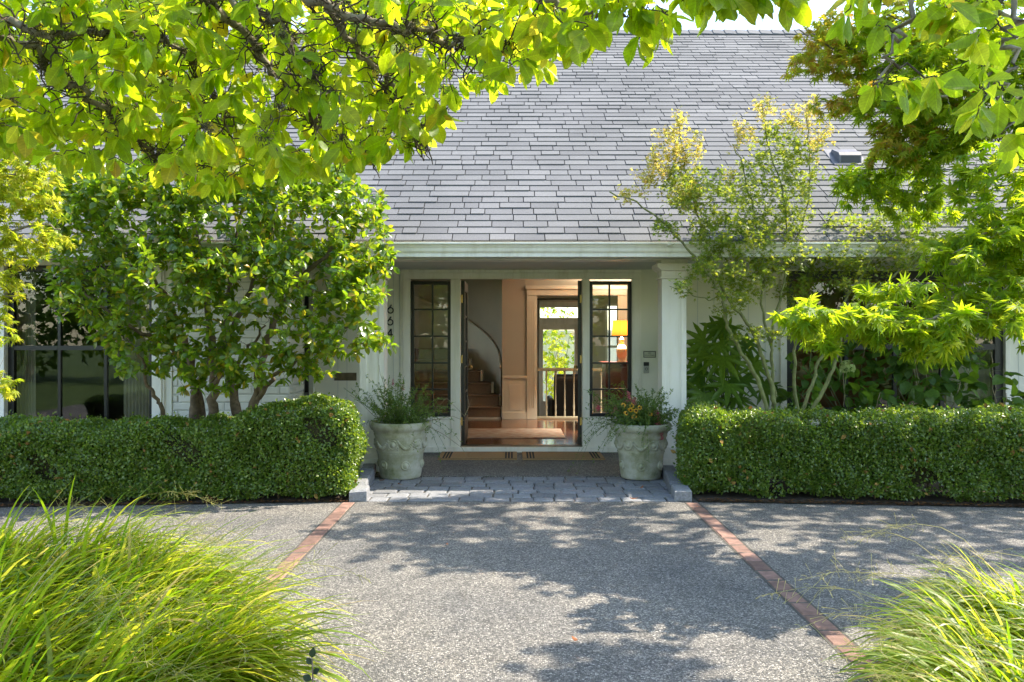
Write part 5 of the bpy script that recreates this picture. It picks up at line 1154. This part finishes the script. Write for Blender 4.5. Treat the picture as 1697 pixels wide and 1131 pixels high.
for (pts) in (((700, 700, 8.2), (740, 660, 8.1), (770, 690, 8.0), (782, 662, 8.0)), ((705, 705, 8.2), (735, 720, 8.0), (765, 742, 7.9), (775, 758, 7.9)), ((660, 700, 8.2), (645, 660, 8.25), (630, 620, 8.3), (628, 605, 8.3)), ((650, 700, 8.2), (620, 690, 8.1), (600, 670, 8.2), (580, 655, 8.2)), ((770, 690, 8.0), (778, 672, 8.0), (774, 655, 8.0)), ((700, 700, 8.2), (750, 690, 8.1), (775, 700, 8.1))): tl.add(C(*pts), np.linspace(.003, .0015, len(pts)), 4)
tl.build('trailing_stems', M['palestem'], hr1, 'stuff')
hr2, tips = potplant('flower_planting', 'bushy planting of pink spikes and orange daisies in the garlanded pot', pr_c, 190, (.12, .42), .40, (-.22, -.06), 66, 6, 7, (.018, .038))
for (px, py, Y, h) in ((1042, 668, 8.1, .11), (1020, 685, 8.1, .08), (992, 682, 8.15, .06), (1092, 708, 8.05, .12), (1096, 730, 8.0, .10), (1052, 672, 8.15, .08), (1088, 690, 8.1, .06)): pinkspike(hr2, P(px, py, Y), h * .95, .03)
for (px, py, Y) in ((1033, 672, 8.05), (1047, 673, 8.05), (1038, 685, 8.0), (1054, 681, 8.02), (1051, 691, 8.0), (1077, 686, 8.05), (1045, 680, 7.98), (1060, 676, 8.08)): daisy(hr2, P(px, py, Y), (rng.normal() * .3, -1, .45 + rng.normal() * .3), .031)
fs = Tubes()
for (px, py, Y) in ((1033, 672, 8.05), (1047, 673, 8.05), (1038, 685, 8.0), (1054, 681, 8.02), (1051, 691, 8.0), (1077, 686, 8.05), (1042, 668, 8.1), (1020, 685, 8.1), (992, 682, 8.15), (1092, 708, 8.05)):
    e = P(px, py, Y) + (0, .01, -.005); fs.add([e, e * .5 + np.array((*pr_c, .75)) * .5, np.array((*pr_c, .53))], [.0022, .0025, .003], 4)
fs.build('flower_stems', M['stem'], hr2, 'stuff')

# ------------------------------------------------------------ door mats, sign, bell, numbers
for (a, b, lb_) in ((725, 857, 'brown coir doormat with black end stripes beside the herb pot'), (866, 1003, 'brown coir doormat with black end stripes beside the garlanded pot')):
    y0, y1 = 9.33, 9.90; x0, x1 = X_(a, y0), X_(b, y0); root = thing('doormat', lb_, 'doormat', ((x0 + x1) / 2, (y0 + y1) / 2, .012), 'doormats at the threshold')
    mb = MB(); mb.box(x0, x1, y0, y1, .0125, .030); mb.build('mat_body', M['coir'], root, .003)
    sp = MB()
    for off in (.05, .085, .12):
        sp.box(x0 + off, x0 + off + .02, y0 + .04, y1 - .04, .0301, .0325); sp.box(x1 - off - .02, x1 - off, y0 + .04, y1 - .04, .0301, .0325)
    sp.build('stripe', M['matblack'], root); e = MB(); e.box(x0 + .004, x1 - .004, y0 + .004, y0 + .012, .0301, .0315); e.build('border', M['matblack'], root)
def textmesh(body, size, loc, mat, parent, name='lettering', align='CENTER'):
    cu = bpy.data.curves.new(name, 'FONT'); cu.body = body; cu.size = size; cu.extrude = .0008; cu.align_x = align; cu.resolution_u = 3
    o = bpy.data.objects.new('tmp', cu); COL.objects.link(o); me = bpy.data.meshes.new_from_object(o); bpy.data.objects.remove(o)
    me.materials.clear(); t = mobj(name, me, mat, parent); t.matrix_basis = Matrix.Translation(loc) @ Matrix.Rotation(PI / 2, 4, 'X'); return t
sx0, sx1, sz0_, sz1_ = xd(1066.3), xd(1086.3), zd(592.8), zd(582.2)
sg = thing('notice_sign', 'small framed notice above the doorbell on the porch wall', 'sign', ((sx0 + sx1) / 2, DW, sz0_))
m = MB(); m.box(sx0, sx1, DW - .008, DW - .001, sz0_, sz1_); m.build('plate', M['signface'], sg)
m = MB(); b = .007; m.box(sx0 - .001, sx1 + .001, DW - .012, DW - .0081, sz0_ - .001, sz0_ + b); m.box(sx0 - .001, sx1 + .001, DW - .012, DW - .0081, sz1_ - b, sz1_ + .001); m.box(sx0 - .001, sx0 + b, DW - .012, DW - .0081, sz0_ + b, sz1_ - b); m.box(sx1 - b, sx1 + .001, DW - .012, DW - .0081, sz0_ + b, sz1_ - b); m.build('frame', M['ink'], sg)
textmesh('NO', .024, ((sx0 + sx1) / 2, DW - .0095, sz0_ + .046), M['ink'], sg); textmesh('SOLICITING', .0225, ((sx0 + sx1) / 2, DW - .0095, sz0_ + .018), M['ink'], sg)
bx0_, bx1_, bz0, bz1 = xd(1066.5), xd(1075.3), zd(618.8), zd(600.4)
db = thing('doorbell', 'slim video doorbell with black top below the notice sign', 'doorbell', ((bx0_ + bx1_) / 2, DW, bz0)); zm = bz0 + (bz1 - bz0) * .66
m = MB(); m.box(bx0_, bx1_, DW - .022, DW - .001, bz0, zm); m.build('housing', M['plastic_grey'], db, .004); m = MB(); m.box(bx0_, bx1_, DW - .022, DW - .001, zm + .0005, bz1); m.build('camera_window', M['ink'], db, .003)
m = MB(); cxb = (bx0_ + bx1_) / 2; zz = bz0 + .052; V = []
for r_ in (.017, .0125): V += [(cxb + r_ * math.cos(t), DW - .0235, zz + r_ * math.sin(t)) for t in np.arange(20) * 2 * PI / 20]
m.add(V, [(i, (i + 1) % 20, 20 + (i + 1) % 20, 20 + i) for i in range(20)]); m.build('button_ring', M['ink'], db)
def strokes(name, label, paths, x, z, h, wd=.014):
    """metal numeral made of flat strokes, h tall, standing off the wall"""
    m = MB()
    for k, pth in enumerate(paths):
        pth = [np.array((px * h, pz * h)) for px, pz in pth]; L_, R_ = [], []
        for i, q in enumerate(pth):
            t = nrm((pth[min(i + 1, len(pth) - 1)] - pth[max(i - 1, 0)])[None])[0]; n_ = np.array((-t[1], t[0])) * wd / 2; L_.append(q + n_); R_.append(q - n_)
        y = DW - .016 - k * .0004
        V = [(x + q[0], yy, z + q[1]) for yy in (y, y + .012) for q in L_ + R_]; n_ = len(pth); o = 2 * n_; Fq = []
        for i in range(n_ - 1): Fq += [(i, i + 1, n_ + i + 1, n_ + i), (o + i, o + n_ + i, o + n_ + i + 1, o + i + 1), (i, o + i, o + i + 1, i + 1), (n_ + i, n_ + i + 1, o + n_ + i + 1, o + n_ + i)]
        Fq += [(0, n_, o + n_, o), (n_ - 1, o + n_ - 1, o + 2 * n_ - 1, 2 * n_ - 1)]; m.add(V, Fq)
    m.box(x - .004, x + .004, DW - .004, DW - .001, z + h * .3, z + h * .32)
    return tag(m.build(name, M['ink']), label, 'numeral', 'black house numerals on the porch wall')
rg = [(.33 * math.cos(t), .33 + .33 * math.sin(t)) for t in np.linspace(0, 2 * PI, 25)]; six = [rg, [(.12, 1.0), (-.10, .68), (-.28, .42)]]
dh = (zd(504) - zd(519)) * .92
strokes('house_number', 'black numeral six, topmost on the wall beside the column', six, xd(647.3), zd(519.3), dh); strokes('house_number', 'black numeral six, middle one of the vertical row by the column', six, xd(646.8), zd(539), dh)
strokes('house_number', 'black numeral four, lowest of the row, half hidden by camellia leaves', [[(.12, 0), (.12, 1.0)], [(.10, .98), (-.33, .28)], [(-.33, .28), (.33, .28)]], xd(646.8), zd(559), dh)

# ------------------------------------------------------------ things inside
m = MB(); m.box(-1.7, .72, 11.0, 12.05, FL + .001, FL + .012); tag(m.build('rug', M['rug'], None, .002), 'faded red patterned rug on the hall floor', 'rug')
ac = thing('armchair', 'black armchair behind the white balusters', 'armchair', (1.05, 15.1, -.32)); z = -.32
m = MB(); m.box(.74, 1.40, 14.85, 15.55, z + .12, z + .42); m.build('seat', M['chair'], ac, .05); m = MB(); m.prism([(14.72, z + .14), (14.9, z + .14), (14.86, z + 1.0), (14.80, z + 1.06), (14.70, z + 1.05), (14.66, z + .98)], 'x', .76, 1.38); m.build('backrest', M['chair'], ac, .03)
for x in (.66, 1.38): m = MB(); m.box(x, x + .1, 14.75, 15.5, z + .12, z + .62); m.build('arm', M['chair'], ac, .04)
for x in (.74, 1.38):
    for y in (14.8, 15.45): m = MB(); m.tube([(x, y, z), (x, y, z + .13)], [.016, .024], 8); m.build('leg', M['redwood'], ac)
cb = thing('cabinet', 'dark red lacquered cabinet under the lit lamp', 'cabinet', (1.95, 12.6, FL)); zc = 1.03
m = MB(); m.box(1.42, 2.5, 12.35, 12.85, FL + .1, zc - .03); m.build('body', M['redwood'], cb, .006); m = MB(); m.box(1.38, 2.54, 12.31, 12.88, zc - .0295, zc); m.build('top', M['redwood'], cb, .006)
for x0 in (1.45, 1.97): m = MB(); m.box(x0, x0 + .50, 12.33, 12.349, FL + .14, zc - .07); dd = m.build('door', M['redwood'], cb, .004); m = MB(); m.box(x0 + (.46 if x0 < 1.5 else .02), x0 + (.48 if x0 < 1.5 else .04), 12.31, 12.329, .55, .65); m.build('handle', M['brass'], dd)
for x in (1.45, 2.47):
    for y in (12.39, 12.81): m = MB(); m.tube([(x, y, FL), (x, y, FL + .11)], [.02, .025], 8); m.build('leg', M['redwood'], cb)
lx, ly = 1.69, 12.55; la = thing('table_lamp', 'lit table lamp with orange drum shade and cream vase base', 'lamp', (lx, ly, zc))
m = MB(); m.lathe([(0, 0), (.07, 0), (.07, .015), (.045, .03), (.075, .10), (.085, .18), (.06, .25), (.03, .28), (.028, .33), (.04, .345), (.02, .36), (.012, .40), (.012, .62)], (lx, ly, zc + .001), 20); m.build('base', M['ceramic'], la)
sm, nt, bs, out = newmat('lit_lamp_shade'); bs.inputs['Base Color'].default_value = (.26, .095, .014, 1); bs.inputs['Roughness'].default_value = .9
tr = N(nt, 'ShaderNodeBsdfTranslucent'); tr.inputs[0].default_value = (.020, .006, .0006, 1); em = N(nt, 'ShaderNodeEmission'); em.inputs[0].default_value = (1, .42, .08, 1); em.inputs[1].default_value = .05
mx = N(nt, 'ShaderNodeMixShader'); mx.inputs[0].default_value = .5; nt.links.new(bs.outputs[0], mx.inputs[1]); nt.links.new(tr.outputs[0], mx.inputs[2]); ad = N(nt, 'ShaderNodeAddShader'); nt.links.new(mx.outputs[0], ad.inputs[0]); nt.links.new(em.outputs[0], ad.inputs[1]); nt.links.new(ad.outputs[0], out.inputs[0])
m = MB(); m.lathe([(.155, .395), (.135, .64)], (lx, ly, zc), 28); m.build('shade', sm, la)
pt = bpy.data.lights.new('lamp_bulb', 'POINT'); pt.energy = 125; pt.color = (1, .97, .90); pt.shadow_soft_size = .04; pto = bpy.data.objects.new('lamp_bulb', pt); put(pto, la); pto.matrix_basis = Matrix.Translation((lx, ly, zc + .53))

# ------------------------------------------------------------ garden behind the French door
pt_ = MB(); pt_.box(-3, 7, 17.2, 21.5, -.6, -.40); tag(pt_.build('patio', simple('pale_paving', (.55, .53, .48), .9, .1, 8)), kind='structure')
gw = thing('garden_wall', 'white garden wall seen through the French door', 'wall', (2, 24, -.5)); m = MB(); m.box(-8, 12, 23.5, 23.7, -.6, 1.5); m.build('face', M['white'], gw); m = MB(); m.box(-8, 12, 23.45, 23.75, 1.501, 1.58); m.build('coping', M['white'], gw)
def bush(label, c, r_, n, mat, kind='shrub'):
    root = thing('garden_shrub', label, 'shrub', c); W = Wood(); c = np.array(c, float)
    for k in range(4): W.limb([c, c + (rng.normal() * r_[0] * .3, rng.normal() * r_[1] * .3, r_[2] * 1.0)], .014, .005, root, M['bark'], 'stem', 6)
    tg = c + np.array((0, 0, r_[2])) + rdir(n) * np.array(r_) * rng.uniform(.4, 1, (n, 1)); dr = W.grow(tg, .006, .002, .03, .3); p, a, n2, s_ = clusters(tg, dr, 6, .9, .2, .8, .06, (.07, .12), .7)
    scatter('hydrangea', mat, p, a, n2, s_, root, 0); W.tw.build('twigs', M['bark'], root, 'stuff')
bush('sunlit yellow-green shrub behind the French door glass', (1.05, 20.2, -.4), (.35, .5, 1.05), 90, M['maple_yellow']); bush('dark green conifer-like shrub at the edge of the French door', (1.95, 20.8, -.4), (.35, .4, 1.2), 110, M['camellia']); bush('green shrub seen through the transom light', (1.4, 22.8, .1), (1.3, .5, 1.3), 200, M['maple'])
# ------------------------------------------------------------ unseen street side trees, added for the panes to mirror, fallen leaves
def bigtree(label, base, h, r_, n, mat):
    root = thing('street_tree', label, 'tree', base, 'trees across the road'); W = Wood(); b = np.array(base, float)
    W.limb([b, b + (.1, 0, h * .3), b + (-.05, .1, h * .6)], .16, .06, root, M['bark'], 'trunk', 10)
    for k in range(6):
        a = k * PI / 3; W.limb([b + (0, 0, h * .35), b + (math.cos(a) * r_ * .4, math.sin(a) * r_ * .4, h * .55), b + (math.cos(a) * r_ * .7, math.sin(a) * r_ * .7, h * .7)], .05, .015, root, M['bark'], 'limb', 7)
    tg = b + np.array((0, 0, h * .52)) + rdir(n) * np.array((r_, r_, h * .48)) * rng.uniform(.5, 1, (n, 1)); dr = W.grow(tg, .02, .006, .03, .3, 4, 3)
    p, a, n2, s_ = clusters(tg, dr, 8, 1.0, .2, .8, .3, (.16, .28), .7); p = p + rdir(len(p)) * rng.uniform(0, .25, (len(p), 1))
    scatter('hydrangea', mat, p, a, n2, s_, root, 0); W.tw.build('twigs', M['bark'], root, 'stuff')
for k, (x, y, hh, rr_, mt, lb_) in enumerate(((-16, -9, 5, 3.2, 'hydrangea', 'broad dark tree mirrored at the outer end of the dark paned window'), (-11, -8.5, 4.5, 3.0, 'maple', 'light green tree mirrored in the middle of the dark paned window'), (-5, -9.5, 5, 3.0, 'hydrangea', 'dark tree mirrored in the sidelight by the herb pot'),
      (.5, -11, 5, 3.0, 'maple', 'pale green tree mirrored between the two sidelights'), (5.5, -9, 4.5, 3.0, 'maple_yellow', 'yellow-green tree mirrored in the sidelight by the doorbell'), (11.5, -9, 5, 3.2, 'hydrangea', 'dark tree mirrored in the wide black window near the fatsia'), (17, -8.5, 5, 3.2, 'hydrangea', 'dark tree mirrored at the far jamb of the wide black window'))):
    bigtree(lb_, (x, y, -.05), hh, rr_, 420, M[mt])
# leaf litter and bark chips where the beds meet the drive
def litter(label, pts, n, seed):
    rr = np.random.default_rng(seed); pts = np.array(pts, float); seg = rr.integers(len(pts) - 1, size=n); t = rr.random((n, 1))
    p = pts[seg] * (1 - t) + pts[seg + 1] * t + np.stack([rr.normal(size=n) * .02, np.abs(rr.normal(size=n)) * .07 - .03], 1); sz = rr.uniform(.012, .035, n); th = rr.uniform(0, 2 * PI, n)
    q = np.array([(-.5, -.25, 0), (.5, -.2, .12), (.45, .25, 0), (-.4, .22, .15)]); R2 = np.stack([np.stack([np.cos(th), -np.sin(th)], 1), np.stack([np.sin(th), np.cos(th)], 1)], 1)
    xy = np.einsum('nij,vj->nvi', R2, q[:, :2]) * sz[:, None, None] + p[:, None, :]; z = .009 + q[None, :, 2] * sz[:, None] + rr.uniform(0, .01, (n, 1))
    V = np.concatenate([xy, z[:, :, None]], 2).reshape(-1, 3); T = (np.array([(0, 1, 2), (0, 2, 3)])[None] + 4 * np.arange(n)[:, None, None]).reshape(-1, 3)
    o = mobj('leaf_litter', tri_mesh('leaf_litter', V, T, False, np.repeat(rr.random(n), 4)), M['litter']); tag(o, label, 'leaf litter', kind='stuff')
M['litter'] = leafmat('leaf_litter', [(0, (.03, .02, .013)), (.6, (.07, .04, .02)), (.85, (.15, .075, .03)), (1, (.26, .10, .03))], [(0, (.05, .03, .02)), (1, (.2, .1, .03))], .1, .9, .1)
litter('brown leaf litter along the bed under the camellia hedge', [(-6, 6.76), (-5.2, 6.78), (-1.42, 7.06)], 2600, 4)
litter('dark leaf litter along the bed under the long shaded hedge', [(1.64, 7.06), (5.2, 6.75), (7, 6.72)], 2600, 5)
lv = tri_mesh('fallen_leaf', KINDS['camellia'][1][0] * (1, 1, -1.2), KINDS['camellia'][1][1], True); lv.materials.append(M['fallen'])
for (px, py, s, z, lb_) in ((1042, 829, .09, .012, 'largest fallen leaf, curled brown at the front edge of the cobbles'), (665, 806, .07, .016, 'brown leaf on the cobbles under the herb pot'), (627, 799, .07, .016, 'brown leaf tucked between kerb stone and herb pot'),
      (1128, 826, .05, .012, 'small leaf on the cobbles against the kerb by the long hedge'), (958, 1066, .04, .004, 'small brown leaf alone on the open pebbled drive'), (1060, 812, .05, .016, 'small leaf on the cobbles in front of the garlanded pot'),
      (186, 846, .09, .008, 'orange-brown leaf on the drive below the camellia hedge'), (355, 832, .08, .008, 'brown leaf in the gap under the camellia hedge'), (1155, 841, .05, .012, 'small leaf on the first bricks of the shaded edging'), (740, 905, .035, .004, 'tiny leaf on the drive below the herb pot')):
    Y = F * (CH - z) / (py - HY); x = X_(px, Y); o = bpy.data.objects.new('fallen_leaf', lv); put(o)
    o.matrix_basis = Matrix.Translation((x, Y, z + s * .3)) @ Matrix.Rotation(random.uniform(0, 6.28), 4, 'Z') @ Matrix.Rotation(random.uniform(-.25, .25), 4, 'X') @ Matrix.Rotation(random.uniform(-.3, .3), 4, 'Y') @ Matrix.Scale(s, 4)
    tag(o, lb_, 'leaf', 'fallen leaves')

M['sprig'] = leafmat('sprig_leaf', [(0, (.018, .03, .012)), (1, (.03, .05, .016))], [(0, (.05, .08, .02)), (1, (.08, .12, .03))], .2, .5, .3)
sp_ = thing('leafy_sprig', 'dark leafy sprig poking up at the bottom edge between grass and drive', 'plant', (X_(517, 2.55), 2.55, 0)); b0 = np.array((X_(517, 2.55), 2.55, 0.0)); tp = P(517, 1092, 2.55)
m = MB(); m.tube([b0, b0 * .5 + tp * .5 + (.01, 0, 0), tp], [.005, .004, .002], 6); m.build('stem', M['bark'], sp_)
scatter('hydrangea', M['sprig'], [tp, tp - (0, 0, .02), tp - (0, 0, .05), tp - (0, 0, .07), tp - (0, 0, .11), tp - (0, 0, .13)], nrm(np.array([(.1, 0, 1), (-.5, 0, .7), (.7, 0, .6), (-.8, .2, .4), (.8, -.2, .3), (-.4, -.6, .4)])), nrm(np.array([(0, -1, .3), (.3, -1, .6), (-.3, -1, .6), (.2, -.8, .8), (0, -.7, .9), (0, -.4, 1)])), np.array([.034, .028, .03, .035, .03, .03]), sp_, 10)
